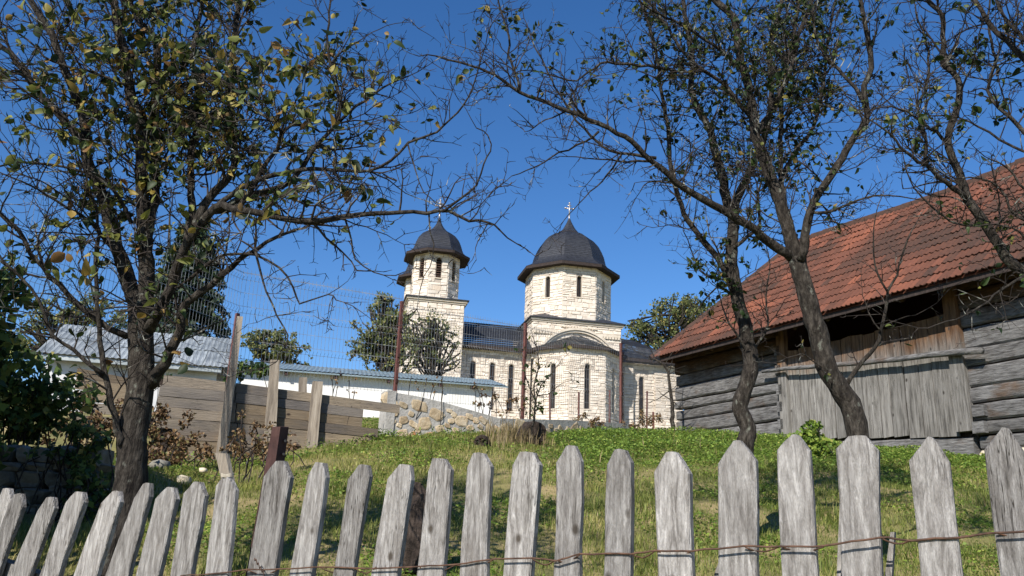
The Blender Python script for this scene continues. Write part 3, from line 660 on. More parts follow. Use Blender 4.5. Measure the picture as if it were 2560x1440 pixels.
for i in order[:300]:
    _, o, x, y, z = tiles[i]; ti = inst('tile', tme, frame4(o, x, y, z), roof); c_ = tile_tone(o); ti.color = (c_, c_, c_, 1)
rest = MB(); tv = np.array(tmb.v)
for i in order[300:]:
    _, o, x, y, z = tiles[i]; rest.add(o + tv[:, :1] * x + tv[:, 1:2] * y + tv[:, 2:] * z, tmb.f, tile_tone(o))
obj('tile_field', rest, M_tile_s, roof, kind='stuff')
s = RS - .1
while s < BLEN:
    m = MB(); c = rp(s, 1); n = 7; an = np.linspace(-1.9, 1.9, n); vs = []
    for (ss, rr) in ((0, .125), (.40, .105)):
        for a in an: vs.append(c + BT * ss + BN * rr * math.sin(a) + ZUP * (rr * math.cos(a) - .02 + R.uniform(-.004, .004)))
    m.add(vs, [(k, k + 1, n + k + 1, n + k) for k in range(n - 1)]); obj('ridge_tile', m, M_tile, roof, True); s += .36
for i in range(12):     # ridge tiles down the hip
    f0 = i / 12; c0 = rp(E0 + (RS - E0) * f0, f0); c1 = rp(E0 + (RS - E0) * (f0 + .09), min(1.02, f0 + .09)); m = MB(); t = unit(c1 - c0); sd_ = unit(np.cross(t, ZUP)); up = np.cross(sd_, t)
    vs = []; an = np.linspace(-1.5, 1.5, 6)
    for c, rr in ((c0, .11), (c1, .095)):
        for a in an: vs.append(c + sd_ * rr * math.sin(a) + up * (rr * math.cos(a) - .01))
    m.add(vs, [(k, k + 1, 7 + k, 6 + k) for k in range(5)]); obj('ridge_tile', m, M_tile, roof, True)
def blobstone(c, x, y, z, jit=.22, pw=.65):      # irregular rounded stone, 26 vertices
    m = MB(); c, x, y, z = map(V3, (c, x, y, z)); rings = 5; sg = 8; vs = []
    for i in range(1, rings):
        ph = math.pi * i / rings
        for k in range(sg):
            a = 2 * math.pi * k / sg; sq = lambda q: math.copysign(abs(q) ** pw, q)
            j = 1 + R.uniform(-jit, jit)
            vs.append(c + x * sq(math.cos(a)) * sq(math.sin(ph)) * j + z * sq(math.sin(a)) * sq(math.sin(ph)) * j + y * sq(math.cos(ph)))
    vs += [c + y, c - y]; n = len(vs); fs = []
    for i in range(rings - 2):
        for k in range(sg): fs.append((i * sg + k, (i + 1) * sg + k, (i + 1) * sg + (k + 1) % sg, i * sg + (k + 1) % sg))
    for k in range(sg): fs += [(n - 2, k, (k + 1) % sg), (n - 1, (rings - 2) * sg + (k + 1) % sg, (rings - 2) * sg + k)]
    m.add(vs, fs); return m
def polystone(c, x, z, n, depth, k=8, jit=.16, back=.05):      # flat-faced broken stone: jittered outline, chipped bevel
    m = MB(); c, x, z, n = map(V3, (c, x, z, n)); out = []
    for i in range(k):
        a = 2 * math.pi * (i + R.uniform(-.25, .25)) / k; j = 1 + R.uniform(-jit, jit); sq = lambda q: math.copysign(abs(q) ** .6, q)
        out.append((sq(math.cos(a)) * j, sq(math.sin(a)) * j))
    vs = [c + x * a + z * b - n * back for a, b in out] + [c + x * a + z * b + n * depth * .55 for a, b in out] + [c + x * a * .8 + z * b * .78 + n * depth * R.uniform(.75, 1.25) for a, b in out]
    m.add(vs, [(i, (i + 1) % k, k + (i + 1) % k, k + i) for i in range(k)] + [(k + i, k + (i + 1) % k, 2 * k + (i + 1) % k, 2 * k + i) for i in range(k)] + [(2 * k, 2 * k + i, 2 * k + i + 1) for i in range(1, k - 1)])
    return m
M_cream = mat('foundation_stone', [(.3, (.42, .36, .26)), (.7, (.62, .56, .44))], 6, rough=.9, vary=.15, bump=.6)
for r in range(3):
    s = 7.35
    while s < BLEN:
        w = R.uniform(.22, .42); obj('foundation_stone', polystone(bb(s + w / 2, .0 + R.uniform(-.03, .03), -1.12 - r * .2), BT * w * .53, ZUP * .115, BN, .05, 7, .2, .15), M_cream, barn); s += w

# ------------------------------------------------------------------ rubble retaining wall
WL = [(972, 979, 13.25), (1040, 990, 13.45), (1110, 1006, 13.65), (1180, 1026, 13.9), (1250, 1046, 14.15), (1330, 1048, 14.7), (1420, 1050, 15.5), (1500, 1055, 16.3), (1580, 1060, 17.2)]
WP = [P(*q) for q in WL]
rw = thing('rubble_wall', 'grey mortared rubble stone retaining wall under the wire fence', 'wall', [*WP[0][:2], WP[0][2] - 1])
m = MB(); bots = []
for q in WP: bots.append(np.array([q[0], q[1], float(gz(q[0], q[1])) - .4]))
wn_ = [unit(np.cross(WP[min(i + 1, len(WP) - 1)] - WP[max(i - 1, 0)], ZUP)) for i in range(len(WP))]
for i in range(len(WP) - 1):
    a, b = WP[i], WP[i + 1]
    m.hexa([bots[i], bots[i + 1], bots[i + 1] - wn_[i + 1] * .35, bots[i] - wn_[i] * .35, a, b, b - wn_[i + 1] * .35, a - wn_[i] * .35])
a = WP[0]; tdir = unit(WP[1] - WP[0]); tdir[2] = 0
obj('mortar_core', m, M_rubmortar, rw)
cp = MB(); cp.box(a + tdir * .05 - ZUP * .32 - wn_[0] * .15, tdir * .07, wn_[0] * .17, ZUP * .34); obj('end_pier', cp, M_rubmortar, rw)
placed = []
for tr in range(2600):
    i = R.randrange(0, 7); f = R.random(); a = WP[i] + (WP[i + 1] - WP[i]) * f; b = bots[i] + (bots[i + 1] - bots[i]) * f
    h = R.uniform(.11, .9); q = a - ZUP * h
    if q[2] < b[2] + .3 or h < .1: continue
    r_ = R.choice((R.uniform(.05, .08), R.uniform(.08, .15)))
    if any(np.linalg.norm(q - p2) < (r_ + r2) * .93 for p2, r2 in placed): continue
    placed.append((q, r_)); t = unit(WP[i + 1] - WP[i]); rot = R.uniform(-.6, .6); x = t * math.cos(rot) + ZUP * math.sin(rot); z = ZUP * math.cos(rot) - t * math.sin(rot)
    obj('stone', polystone(q, x * r_ * R.uniform(.95, 1.3), z * r_ * R.uniform(.65, .95), wn_[i], .014), M_rubstone, rw)

rw['kind'] = 'thing'
# ------------------------------------------------------------------ plank fence
PD = lambda x: np.interp(x, [180, 1000], [11.1, 12.8])
pk = thing('plank_fence', 'brown horizontal plank fence with rough timber posts on the slope', 'fence', P(600, 1140, PD(600)))
pn_ = np.cross(P(1000, 1000, PD(1000)) - P(200, 950, PD(200)), ZUP); pn_ = unit(pn_); pn_ = pn_ if pn_[1] < 0 else -pn_
def plank(x0, x1, yt0, yt1, h0, h1, off=0, th=.03, mt=M_oldwood, name='board'):
    n = 5; m = MB(); vs = []
    for k in range(n):
        f = k / (n - 1); x = x0 + (x1 - x0) * f; yt = yt0 + (yt1 - yt0) * f; h = h0 + (h1 - h0) * f
        T = P(x, yt + R.uniform(-.8, .8), PD(x)) + pn_ * off; B = P(x, yt + h + R.uniform(-.8, .8), PD(x)) + pn_ * off
        B[:2] = T[:2]
        vs += [B, T, T - pn_ * th, B - pn_ * th]
    fs = [(k * 4 + j, (k + 1) * 4 + j, (k + 1) * 4 + (j + 1) % 4, k * 4 + (j + 1) % 4) for k in range(n - 1) for j in range(4)] + [(0, 1, 2, 3), (n * 4 - 1, n * 4 - 2, n * 4 - 3, n * 4 - 4)]
    m.add(vs, fs); return obj(name, m, mt, pk)
def ytop(x, k): return np.interp(x, [180, 420, 590, 1000], [920, 938, 957, 1013]) + k * np.interp(x, [180, 1000], [28.5, 22])
rows = [(410, 590, 1000), (400, 590, 908), (395, 592, 906), (392, 590, 945), (388, 594, 930), (430, 590, 880), (455, 588, 870), (470, 590, 850)]
for k, (xa, xm, xb) in enumerate(rows):
    hs_ = lambda x: float(np.interp(x, [180, 1000], [28.5, 22])) - 1.1
    plank(xa, xm - 1, ytop(xa, k), ytop(xm, k), hs_(xa), hs_(xm), .012 * (k % 2) + R.uniform(0, .008)); plank(xm + 1, xb, ytop(xm, k), ytop(xb, k), hs_(xm), hs_(xb), .012 * (k % 2) + R.uniform(0, .008))
ef = MB()
for (xa, xb) in ((400, 590), (591, 905)):
    ef.quadslab([P(xa, ytop(xa, 9), PD(xa)) - pn_ * .05, P(xb, ytop(xb, 9), PD(xb)) - pn_ * .05, P(xb, ytop(xb, 0) + 9, PD(xb)) - pn_ * .05, P(xa, ytop(xa, 0) + 9, PD(xa)) - pn_ * .05], pn_, .25)
obj('earth_fill', ef, M_stump, pk)
for (a, b, y0, y1, h) in ((193, 330, 918, 945, 24), (190, 320, 944, 962, 26), (205, 335, 975, 985, 27), (185, 300, 1035, 1045, 26), (215, 330, 1005, 1012, 26)): plank(a, b, y0, y1, h, h, -.05 + R.uniform(-.02, .02))
def stake(tl, tr, yt, bl, br, yb, D, th, mt, par, name, pointed=0.0, nrm=None):
    nrm = pn_ if nrm is None else nrm; m = MB(); n = 7; vs = []
    for k in range(n):
        f = k / (n - 1); y = yt + (yb - yt) * f; l = tl + (bl - tl) * f; r_ = tr + (br - tr) * f
        L_ = P(l + R.uniform(-.7, .7), y, D); Rr = P(r_ + R.uniform(-.7, .7), y + (yb - yt) * .004, D)
        vs += [L_, Rr, Rr - nrm * th, L_ - nrm * th]
    fs = [(k * 4 + j, (k + 1) * 4 + j, (k + 1) * 4 + (j + 1) % 4, k * 4 + (j + 1) % 4) for k in range(n - 1) for j in range(4)] + [(0, 1, 2, 3), (n * 4 - 1, n * 4 - 2, n * 4 - 3, n * 4 - 4)]
    m.add(vs, fs); return obj(name, m, mt, par)
stake(593, 608, 790, 536, 563, 1160, 11.80, .08, M_post, pk, 'post'); stake(677, 699, 899, 658, 688, 1130, 12.04, .08, M_post, pk, 'post'); stake(783, 808, 953, 763, 790, 1150, 12.28, .08, M_post, pk, 'post')
stake(749, 768, 943, 746, 766, 1000, 12.40, .05, M_post, pk, 'post')

# ------------------------------------------------------------------ welded mesh fence
posts = [(20, 8.9, 700, 960), (300, 10.1, 660, 940), (583, 11.97, 783, 955), (996, 13.5, 753, 985), (1310, 15.5, 808, 1030), (1552, 17.5, 858, 1060), (1698, 20.7, 884, 1080)]
wf = thing('wire_mesh_fence', 'tall welded wire mesh fence on rust-red posts in front of the church', 'fence', P(996, 985, 13.5))
PB, PT = [], []
for (x, D, yt, yb) in posts:
    X = P(x, (yt + yb) / 2, D); zt = P(x, yt, D)[2]; zb = P(x, yb, D)[2]
    PB.append(np.array([X[0], X[1], zb])); PT.append(np.array([X[0], X[1], zt]))
topz = [P(20, 650, 8.9)[2], P(300, 650, 10.1)[2], P(590, 664, 11.97)[2], P(996, 757, 13.5)[2], P(1310, 810, 15.5)[2], P(1552, 860, 17.5)[2], P(1698, 886, 20.7)[2]]
topz[0] = topz[1] = topz[2] = max(topz[3], topz[2] - .05)
for i in range(2, 6):
    m = MB(); a, b = PB[i], PT[i]; w = .025
    t = unit(PB[min(i + 1, 6)] - PB[i - 1]); t[2] = 0; nn = np.array([t[1], -t[0], 0])
    m.hexa([a - ZUP * .5 - t * w - nn * w, a - ZUP * .5 + t * w - nn * w, a - ZUP * .5 + t * w + nn * w, a - ZUP * .5 - t * w + nn * w, b - t * w - nn * w, b + t * w - nn * w, b + t * w + nn * w, b - t * w + nn * w])
    po = obj('post', m, M_redpost, wf)
    for z in np.arange(a[2] + .2, b[2] - .1, .42):
        c = MB(); c.box(np.array([a[0], a[1], z]) + nn * .032, t * .022, nn * .012, ZUP * .03); obj('clamp', c, M_rust, po)
def mesh_panel(i):
    a, b = PB[i].copy(), PB[i + 1].copy(); za, zb = topz[i], topz[i + 1]
    if i == 2: za = zb = None
    m = MB(); L_ = np.linalg.norm((b - a)[:2]); t = unit([*(b - a)[:2], 0]); nn = np.array([t[1], -t[0], 0]); n = int(L_ / .06)
    H = 1.62 if i < 3 else 1.6; ta = topz[i]; tb = topz[i + 1]
    if i <= 2: ta = topz[2]; tb = topz[3] + .12 if i == 2 else topz[2]
    wr = .0028
    folds = [.06, .56, 1.06]
    def prof():
        out = [(0, 0)]
        for f in folds: out += [(f, 0), (f + .05, .035), (f + .10, 0)]
        return out + [(H, 0)]
    pf = prof()
    for k in range(n + 1):
        f = k / n; base = a + (b - a) * f; tz = ta + (tb - ta) * f
        m.tube([np.array([base[0], base[1], tz - d]) + nn * o for d, o in pf], wr, 3, cap=False)
    hz = [0.05]
    for f in folds: hz += [f, f + .10]
    hz += [.36, .86, 1.33, H - .02]
    for d in hz:
        m.tube([np.array([(a + (b - a) * f)[0], (a + (b - a) * f)[1], ta + (tb - ta) * f - d]) for f in (0, 1)], wr * 1.1, 3, cap=False)
    obj('mesh_panel', m, M_wire, wf)
for i in range(6): mesh_panel(i)
# low red stakes by the church wall
for k, (x, yt, yb, D) in enumerate(((1375, 985, 1060, 19.2), (1446, 980, 1070, 18.6), (1524, 975, 1070, 20), (1617, 978, 1075, 20.5), (1634, 1030, 1080, 18.5))):
    m = MB(); m.tube([P(x, yb, D), P(x + R.uniform(-1, 1), yt, D)], .022, 6)
    o = obj('steel_stake', m, M_redpost, None, loc=P(x, yb, D))
    tag(o, ['short red steel stake, leftmost of those under the church apse windows', 'short red steel stake between the two apse windows', 'short red steel stake beside the right apse window', 'red steel stake right of the tall fence post, before the east windows', 'very short red stake low in the grass near the barn corner'][k], 'stake', 'red stakes below the church')

# ------------------------------------------------------------------ picket fence
FA, FB = np.array([1.16, 2.0, 0]), np.array([-2.33, 4.2, 0]); FT = unit(FA - FB); FN = np.array([FT[1], -FT[0], 0]); FN = FN if FN[1] < 0 else -FN
pf = thing('picket_fence', 'grey weathered picket fence with pointed boards along the bottom', 'fence', (-.3, 2.9, .6))
PK = [(-52, -20, -8, 28, 1258, 14, 1221), (-48, -8, 22, 54, 1262, 43, 1234), (21, 70, 93, 134, 1271, 123, 1242), (97, 142, 162, 207, 1258, 195, 1229), (181, 239, 251, 298, 1256, 287, 1227), (262, 318, 334, 371, 1244, 364, 1208),
      (339, 394, 387, 438, 1251, 424, 1218), (424, 476, 457, 510, 1236, 490, 1204), (510, 568, 538, 587, 1220, 561, 1191), (617, 684, 657, 724, 1192, 698, 1152), (722, 775, 768, 812, 1193, 796, 1156), (832, 880, 868, 922, 1194, 905, 1163),
      (927, 990, 967, 1026, 1197, 1010, 1161), (1041, 1103, 1069, 1125, 1175, 1094, 1146), (1145, 1213, 1166, 1226, 1169, 1194, 1133), (1257, 1326, 1280, 1347, 1163, 1315, 1130), (1382, 1449, 1389, 1451, 1156, 1424, 1114),
      (1510, 1574, 1516, 1576, 1157, 1547, 1124), (1642, 1730, 1634, 1723, 1178, 1676, 1129), (1795, 1894, 1794, 1889, 1154, 1841, 1100), (1952, 2047, 1941, 2024, 1122, 1987, 1085), (2107, 2205, 2089, 2196, 1124, 2142, 1089),
      (2300, 2405, 2272, 2374, 1150, 2325, 1095), (2502, 2605, 2460, 2563, 1126, 2514, 1069), (2690, 2790, 2630, 2730, 1118, 2680, 1062)]
tipw = {9: 20, 15: 34, 21: 44, 17: 26, 12: 26, 13: 30, 10: 20, 11: 22, 14: 26, 18: 24, 16: 22}
def picket(GL, GR, SL, SR, tipL, tipR):
    left = [GL + (SL - GL) * f + FT * (0 if f in (0, 1) else R.uniform(-.004, .004)) for f in np.linspace(0, 1, 12)]
    right = [SR + (GR - SR) * f + FT * (0 if f in (0, 1) else R.uniform(-.004, .004)) for f in np.linspace(0, 1, 12)]
    mid = (tipL + tipR) / 2 + ZUP * R.uniform(0, .003)
    out = left + [(left[-1] * .5 + tipL * .5) + ZUP * R.uniform(-.003, .004), tipL, mid, tipR, (tipR * .5 + right[0] * .5) + ZUP * R.uniform(-.003, .004)] + right
    n = len(out); c = sum(out) / n; m = MB(); th = R.uniform(.022, .028); iw = .004
    def inset(p):
        # bevel: pull towards the board's middle line a little
        ax = (SL + SR) / 2 - (GL + GR) / 2; ax = unit(ax); base = (GL + GR) / 2; pr = base + ax * ((p - base) @ ax); d = pr - p; dl = np.linalg.norm(d)
        return p + (d / dl * min(iw, dl * .5) if dl > 1e-6 else 0)
    fr = [inset(p) for p in out]; md_ = [p - FN * .004 for p in out]; bk_ = [p - FN * th for p in out]
    vs = fr + md_ + bk_; fs = []
    for k in range(n):
        k2 = (k + 1) % n; fs += [(k, n + k, n + k2, k2), (n + k, 2 * n + k, 2 * n + k2, n + k2)]
    # front and back as strips between the left and right edge
    for b0 in (0, 2 * n):
        for k in range(n // 2):
            a, b, c_, d = k, k + 1, n - 2 - k, n - 1 - k
            if b == c_: f_ = (a, b, d)
            elif b > c_: continue
            else: f_ = (a, b, c_, d)
            f_ = tuple(b0 + z for z in f_); fs.append(f_[::-1] if b0 == 0 else f_)
    m.add(vs, fs); obj('picket', m, M_picket, pf)
for i, (bl, br, sl, sr, ys, tx, ty) in enumerate(PK):
    off = R.uniform(-.012, .012); q = lambda x, y: on_plane(x, y, FA + FN * off, FN)
    tw = tipw.get(i, 16) / 2; sl_y = ys + R.uniform(-6, 6); sr_y = ys + R.uniform(-6, 6)
    L0, R0 = q(bl, 1440), q(br, 1440); SL, SR = q(sl, sl_y), q(sr, sr_y)
    def ext(s, b): d = b - s; return b + d * ((b[2] - float(gz(b[0], b[1])) + .15) / max(1e-3, -d[2])) if d[2] < 0 else b
    GL, GR = ext(SL, L0), ext(SR, R0)
    tipL, tipR = q(tx - tw, ty + R.uniform(-1, 2)), q(tx + tw, ty + R.uniform(-1, 2))
    picket(GL, GR, SL, SR, tipL, tipR)
for e_, sg in ((FB - FT * .62, -1), (FA + FT * .34, 1)):        # the fence runs on past both edges of the view
    for k in range(14):
        c = e_ + FT * sg * .175 * k + FN * R.uniform(-.01, .01); w_ = FT * R.uniform(.042, .05); g_ = float(gz(c[0], c[1])); h_ = R.uniform(1.2, 1.3); ln = FT * R.uniform(-.03, .06)
        b_ = np.array([c[0], c[1], g_ - .15]); t_ = np.array([c[0], c[1], g_ + h_]) + ln
        picket(b_ - w_, b_ + w_, t_ - w_, t_ + w_, t_ + ZUP * R.uniform(.06, .09) - FT * .01, t_ + ZUP * R.uniform(.06, .09) + FT * .01)
def fp(x, y, off): return on_plane(x, y, FA + FN * off, FN)
for hgt in (.42, .95):
    m = MB(); vs = []
    a, b = FB - FT * 3.0, FA + FT * 2.7; za, zb = float(gz(*a[:2])) + hgt - .1, float(gz(*b[:2])) + hgt - .1
    m.hexa([np.array([*(p - FN * o)[:2], z]) for p, o, z in ((a, .10, za), (b, .10, zb), (b, .04, zb), (a, .04, za))] + [np.array([*(p - FN * o)[:2], z + .08]) for p, o, z in ((a, .10, za), (b, .10, zb), (b, .04, zb), (a, .04, za))])
    if hgt < .5: obj('rail', m, M_picket, pf)
for (x0, x1, yt, lean) in ((1742, 1800, 1395, 26), (2196, 2226, 1330, 6), (2086, 2100, 1240, 4)):        # slivers of timber behind the boards
    m = MB(); a, b = fp(x1, yt, -.07), fp(x1 + 10, yt, -.07); c, d = fp(x0, 1560, -.07), fp(x1 - 4, 1560, -.07)
    m.quadslab([c, d, b, a], FN, .03); obj('brace', m, M_picket, pf)
WR = [(2600, 1325), (2490, 1331), (2400, 1345), (2280, 1350), (2200, 1342), (2060, 1367), (1950, 1365), (1860, 1366), (1730, 1378), (1640, 1375), (1580, 1386), (1450, 1385), (1390, 1400), (1330, 1397), (1240, 1395), (1140, 1412), (1050, 1418), (940, 1418), (890, 1422), (800, 1418), (700, 1421), (620, 1426), (520, 1435), (430, 1438)]
m = MB()
pts = [fp(x, y + 2.5 * math.sin(i * 2.3), .016) for i, (x, y) in enumerate(WR)]
fine = []
for a, b in zip(pts[:-1], pts[1:]):
    for f in np.linspace(0, 1, 5)[:-1]: fine.append(a + (b - a) * f + ZUP * R.uniform(-.0015, .0015))
m.tube(fine, .0028, 6); obj('wire', m, M_rwire, pf, True)
for k in range(len(WR) - 1):
    if k % 3 == 1: continue
    (x0, y0), (x1, y1) = WR[k], WR[k + 1]; m = MB()
    m.tube([fp(x0 + (x1 - x0) * f, y0 + (y1 - y0) * f + 13 * math.sin(math.pi * f) + R.uniform(-1, 1), -.02 + .05 * abs(.5 - f)) for f in np.linspace(0, 1, 8)], .0022, 5); obj('wire', m, M_rwire, pf, True)
m = MB(); m.tube([fp(636 + 1.2 * k, 1395 + 2.0 * k + 5 * math.sin(k * 1.3), .028 + .006 * math.cos(k * 1.3)) for k in range(22)], .0018, 5); obj('wire', m, M_rwire, pf, True)
stake(538, 563, 1133, 553, 577, 1200, 3.42, .02, M_post, pf, 'tied_stub', nrm=FN)
m = MB()
for k in range(3): m.tube([P(553 + f * 24, 1184 + k * 3 + 3 * math.sin(f * 3.1), 3.405 - .0 * k) for f in np.linspace(0, 1, 6)], .0018, 5)
obj('string', m, mat('string', [(.4, (.35, .32, .25)), (.6, (.5, .46, .38))], 30), pf, True)

# rusty steel channel post
cb = P(690, 1190, 3.75); cp_ = thing('steel_channel_post', 'rusty dark red steel channel post leaning behind the picket fence', 'post', [cb[0], cb[1], float(gz(cb[0], cb[1]))])
m = MB(); D = 3.75
def chan(y, x0, xm, x1): return [P(x0, y, D), P(xm, y - 1, D - .03), P(x1, y, D + .02), P(x1 - 2, y - 1, D + .05), P(xm + 1, y - 1.5, D - .005), P(x0 + 3, y - 1, D + .03)]
A_ = chan(1068, 680, 701, 722); B_ = chan(1460, 610, 646, 672); vs = A_ + B_; n = 6
m.add(vs, [(k, (k + 1) % n, n + (k + 1) % n, n + k)[::-1] for k in range(n)] + [tuple(range(n))]); obj('channel', m, M_rust, cp_)
for (x, y) in ((713, 1102), (709, 1135)):
    c = MB(); c.tube([P(x, y, D - .012), P(x, y, D + .01)], .006, 8); obj('bolt_hole', c, M_dark, cp_)

# ------------------------------------------------------------------ trees
def leaf_shape(L_, W_, curl, fold):
    ys = [0, .22, .5, .78, 1.0]; ws = [.06, .40, .5, .33, .0]
    vs = []; fs = []
    for k, (y, w) in enumerate(zip(ys, ws)):
        z = -curl * y * y
        vs += [(-w * W_, y * L_, z * L_ + fold * w * W_), (0, y * L_, z * L_), (w * W_, y * L_, z * L_ + fold * w * W_)]
    for k in range(4):
        b = 3 * k; fs += [(b, b + 1, b + 4, b + 3), (b + 1, b + 2, b + 5, b + 4)]
    return vs, fs
LS = [leaf_shape(1, .72, .35, .5), leaf_shape(1, .58, .7, .9), leaf_shape(1, .82, -.3, .45), leaf_shape(1, .62, 1.0, .35)]
def leafmeshes(m):
    out = []
    for k, (v, f) in enumerate(LS):
        me = bpy.data.meshes.new('leaf'); me.from_pydata(v, [], f); me.materials.append(m); me.polygons.foreach_set('use_smooth', [True] * len(f)); out.append(me)
    return out
def rand_unit(): return unit(NP.normal(size=3))
def smooth_path(pts, step=.05, jit=.006):
    pts = [V3(p) for p in pts]
    if len(pts) < 3: pts = [pts[0], (pts[0] + pts[-1]) / 2, pts[-1]]
    Q = [2 * pts[0] - pts[1]] + pts + [2 * pts[-1] - pts[-2]]; out = []
    for i in range(1, len(Q) - 2):
        n = max(2, int(np.linalg.norm(Q[i + 1] - Q[i]) / step))
        for k in range(n):
            t = k / n; a, b, c, d = Q[i - 1:i + 3]
            out.append(.5 * (2 * b + (c - a) * t + (2 * a - 5 * b + 4 * c - d) * t * t + (3 * b - a - 3 * c + d) * t ** 3) + NP.normal(size=3) * jit)
    out.append(pts[-1]); return out

class Tree:
    def __init__(s, name, label, loc, leafmats, leafsize, leafprob, sd, nleaf=300, group='plum trees behind the picket fence'):
        s.root = thing(name, label, 'tree', loc, group); s.tw = MB(); s.leaves = []; s.lm = leafmats; s.ls = leafsize; s.lp = leafprob; s.nleaf = nleaf
        R.seed(sd); s.hang = .5; s.thick = 1.9
    def limb(s, pts, D0, D1, w0, w1, name='limb', dens=8.0, lens=(.25, .75), start=.12, bulge=0.0, up=.25, sub=True, wob=.22):
        n = len(pts); P3 = []
        for k, (x, y) in enumerate(pts):
            f = k / (n - 1); P3.append(P(x, y, D0 + (D1 - D0) * f + bulge * math.sin(math.pi * f)))
        path = smooth_path(P3, .06, .004); N = len(path)
        rad = [(w0 + (w1 - w0) * (k / (N - 1)) ** .85) / 2 / FPX * (D0 + (D1 - D0) * k / (N - 1)) for k in range(N)]
        m = MB(); m.tube(path, rad, 10 if w0 > 20 else 7, wob=wob); obj(name, m, M_bark, s.root, True)
        if not sub: return path
        L_ = sum(np.linalg.norm(path[k + 1] - path[k]) for k in range(N - 1)); cnt = int(L_ * dens * s.thick + .5)
        for _ in range(cnt):
            t = R.uniform(start, 1.0); k = min(N - 2, int(t * (N - 1))); p = path[k]; tg = unit(path[k + 1] - path[k])
            d = rand_unit(); d = unit(d - tg * (d @ tg)); d = unit(d * .9 + tg * R.uniform(.2, .9) + ZUP * up + np.array([0, .0, 0]))
            s.shoot(p, d, R.uniform(*lens) * (1.1 - .5 * t), min(rad[k] * .55, R.uniform(.004, .0085)), 2)
        s.shoot(path[-1], unit(path[-1] - path[-3]), R.uniform(.2, .5), rad[-1], 2)
        return path
    def shoot(s, p, d, L_, r, lvl):
        n = max(3, int(L_ / .055)); pts = [p]; d = unit(d); q = p; dirs = [d]
        for k in range(n):
            d = unit(d + NP.normal(size=3) * (.17 if lvl else .25) + ZUP * .025); q = q + d * (L_ / n); pts.append(q); dirs.append(d)
        r = max(r, .0024); s.tw.tube(pts, [r * (1 - .62 * k / n) for k in range(n + 1)], 4 if lvl == 2 else 3, cap=False)
        if lvl > 0:
            step = .075 if lvl == 2 else .055; c = int(L_ / step + R.random())
            for _ in range(c):
                k = R.randrange(max(1, n // 5), n + 1); a = dirs[k]; e = rand_unit(); e = unit(e - a * (e @ a)); e = unit(e + a * R.uniform(.3, 1.1) + ZUP * .15)
                s.shoot(pts[k], e, (L_ * R.uniform(.2, .5) if lvl == 2 else R.uniform(.02, .07)), r * .6, lvl - 1)
        if lvl <= 1:
            px, py, z = to_px(q); pr = s.lp(px, py) * .85
            for k in range(1, n + 1):
                if R.random() < pr * (1 if lvl == 0 else .55) * (.25 + 1.5 * max(0, mnoise.noise(Vector(q * 2.6)) + .35)):
                    for _ in range(R.choice((1, 2, 2, 3))): s.leaf(pts[k], dirs[k])
    def leaf(s, p, d):
        y = unit(rand_unit() * .8 + d * .5 - ZUP * s.hang); z = rand_unit(); z = unit(z - y * (z @ y)); x = np.cross(y, z)
        s.leaves.append((p + y * .008, x, y, z, s.ls * R.choice((R.uniform(.45, .8), R.uniform(.7, 1.2))), R.randrange(4)))
    def done(s):
        obj('twigs', s.tw, M_twig, s.root, False, 'stuff')
        key = []
        for i, lf in enumerate(s.leaves):
            px, py, z = to_px(lf[0]); key.append((0 if 0 < px < 2560 and 0 < py < 1440 else 1, -lf[4] / z))
        od = sorted(range(len(s.leaves)), key=lambda i: key[i]); me = leafmeshes(s.lm[0])
        for i in od[:s.nleaf]:
            p, x, y, z, sz, v = s.leaves[i]; inst('leaf', me[v], frame4(p, x, y, z, sz), s.root)
        m = MB()
        for i in od[s.nleaf:]:
            p, x, y, z, sz, v = s.leaves[i]; a = np.array(LS[v][0]) * sz; m.add(p + a[:, :1] * x + a[:, 1:2] * y + a[:, 2:] * z, LS[v][1], R.random())
        if m.v: obj('foliage', m, s.lm[1], s.root, True, 'stuff')
        print('tree', s.root.name, 'leaves', len(s.leaves), 'twig faces', len(s.tw.f))

# left tree -----------------------------------------------------------
def lp_left(x, y):
    g = math.exp(-((x - 470) / 400) ** 2 - ((y - 120) / 380) ** 2) * .17 + .02
    g += .06 * math.exp(-((x - 250) / 330) ** 2 - ((y - 560) / 200) ** 2) + .07 * math.exp(-((x - 880) / 220) ** 2 - ((y - 230) / 180) ** 2)
    if x > 1000 and y > 330: g *= .12
    if y > 640 and x > 500: g *= .2
    return g
b0 = P(262, 1460, 4.7)
T = Tree('plum_tree', 'dark gnarled tree with yellowing leaves on the left, in front of the tin-roofed shed', [b0[0], b0[1], float(gz(b0[0], b0[1]))], (M_leafA, M_leafAs), .059, lp_left, 21)
T.limb([(240, 1620), (262, 1460), (290, 1360), (310, 1280), (327, 1200), (331, 1100), (345, 1010), (354, 940), (352, 875), (350, 800), (350, 745)], 4.7, 4.75, 92, 60, 'trunk', sub=False, wob=.16)
T.limb([(346, 800), (335, 745), (312, 680), (292, 617), (267, 521), (240, 453), (218, 400), (213, 329), (200, 267), (178, 209), (151, 151), (129, 89), (102, 44), (71, -10), (30, -90)], 4.75, 4.55, 42, 15, dens=7)
T.limb([(352, 800), (366, 708), (363, 604), (357, 500), (356, 400), (351, 311), (329, 249), (311, 133), (290, 44), (270, -80), (260, -200)], 4.75, 4.65, 44, 16, dens=10)
T.limb([(362, 620), (384, 500), (388, 390), (387, 222), (391, 111), (340, 40), (310, -60), (300, -180)], 4.72, 5.1, 30, 14, dens=10)
T.limb([(375, 960), (400, 925), (425, 887), (450, 825), (462, 765), (500, 733), (554, 687), (600, 650), (637, 625), (690, 590), (740, 575)], 4.72, 4.35, 34, 7, dens=7)
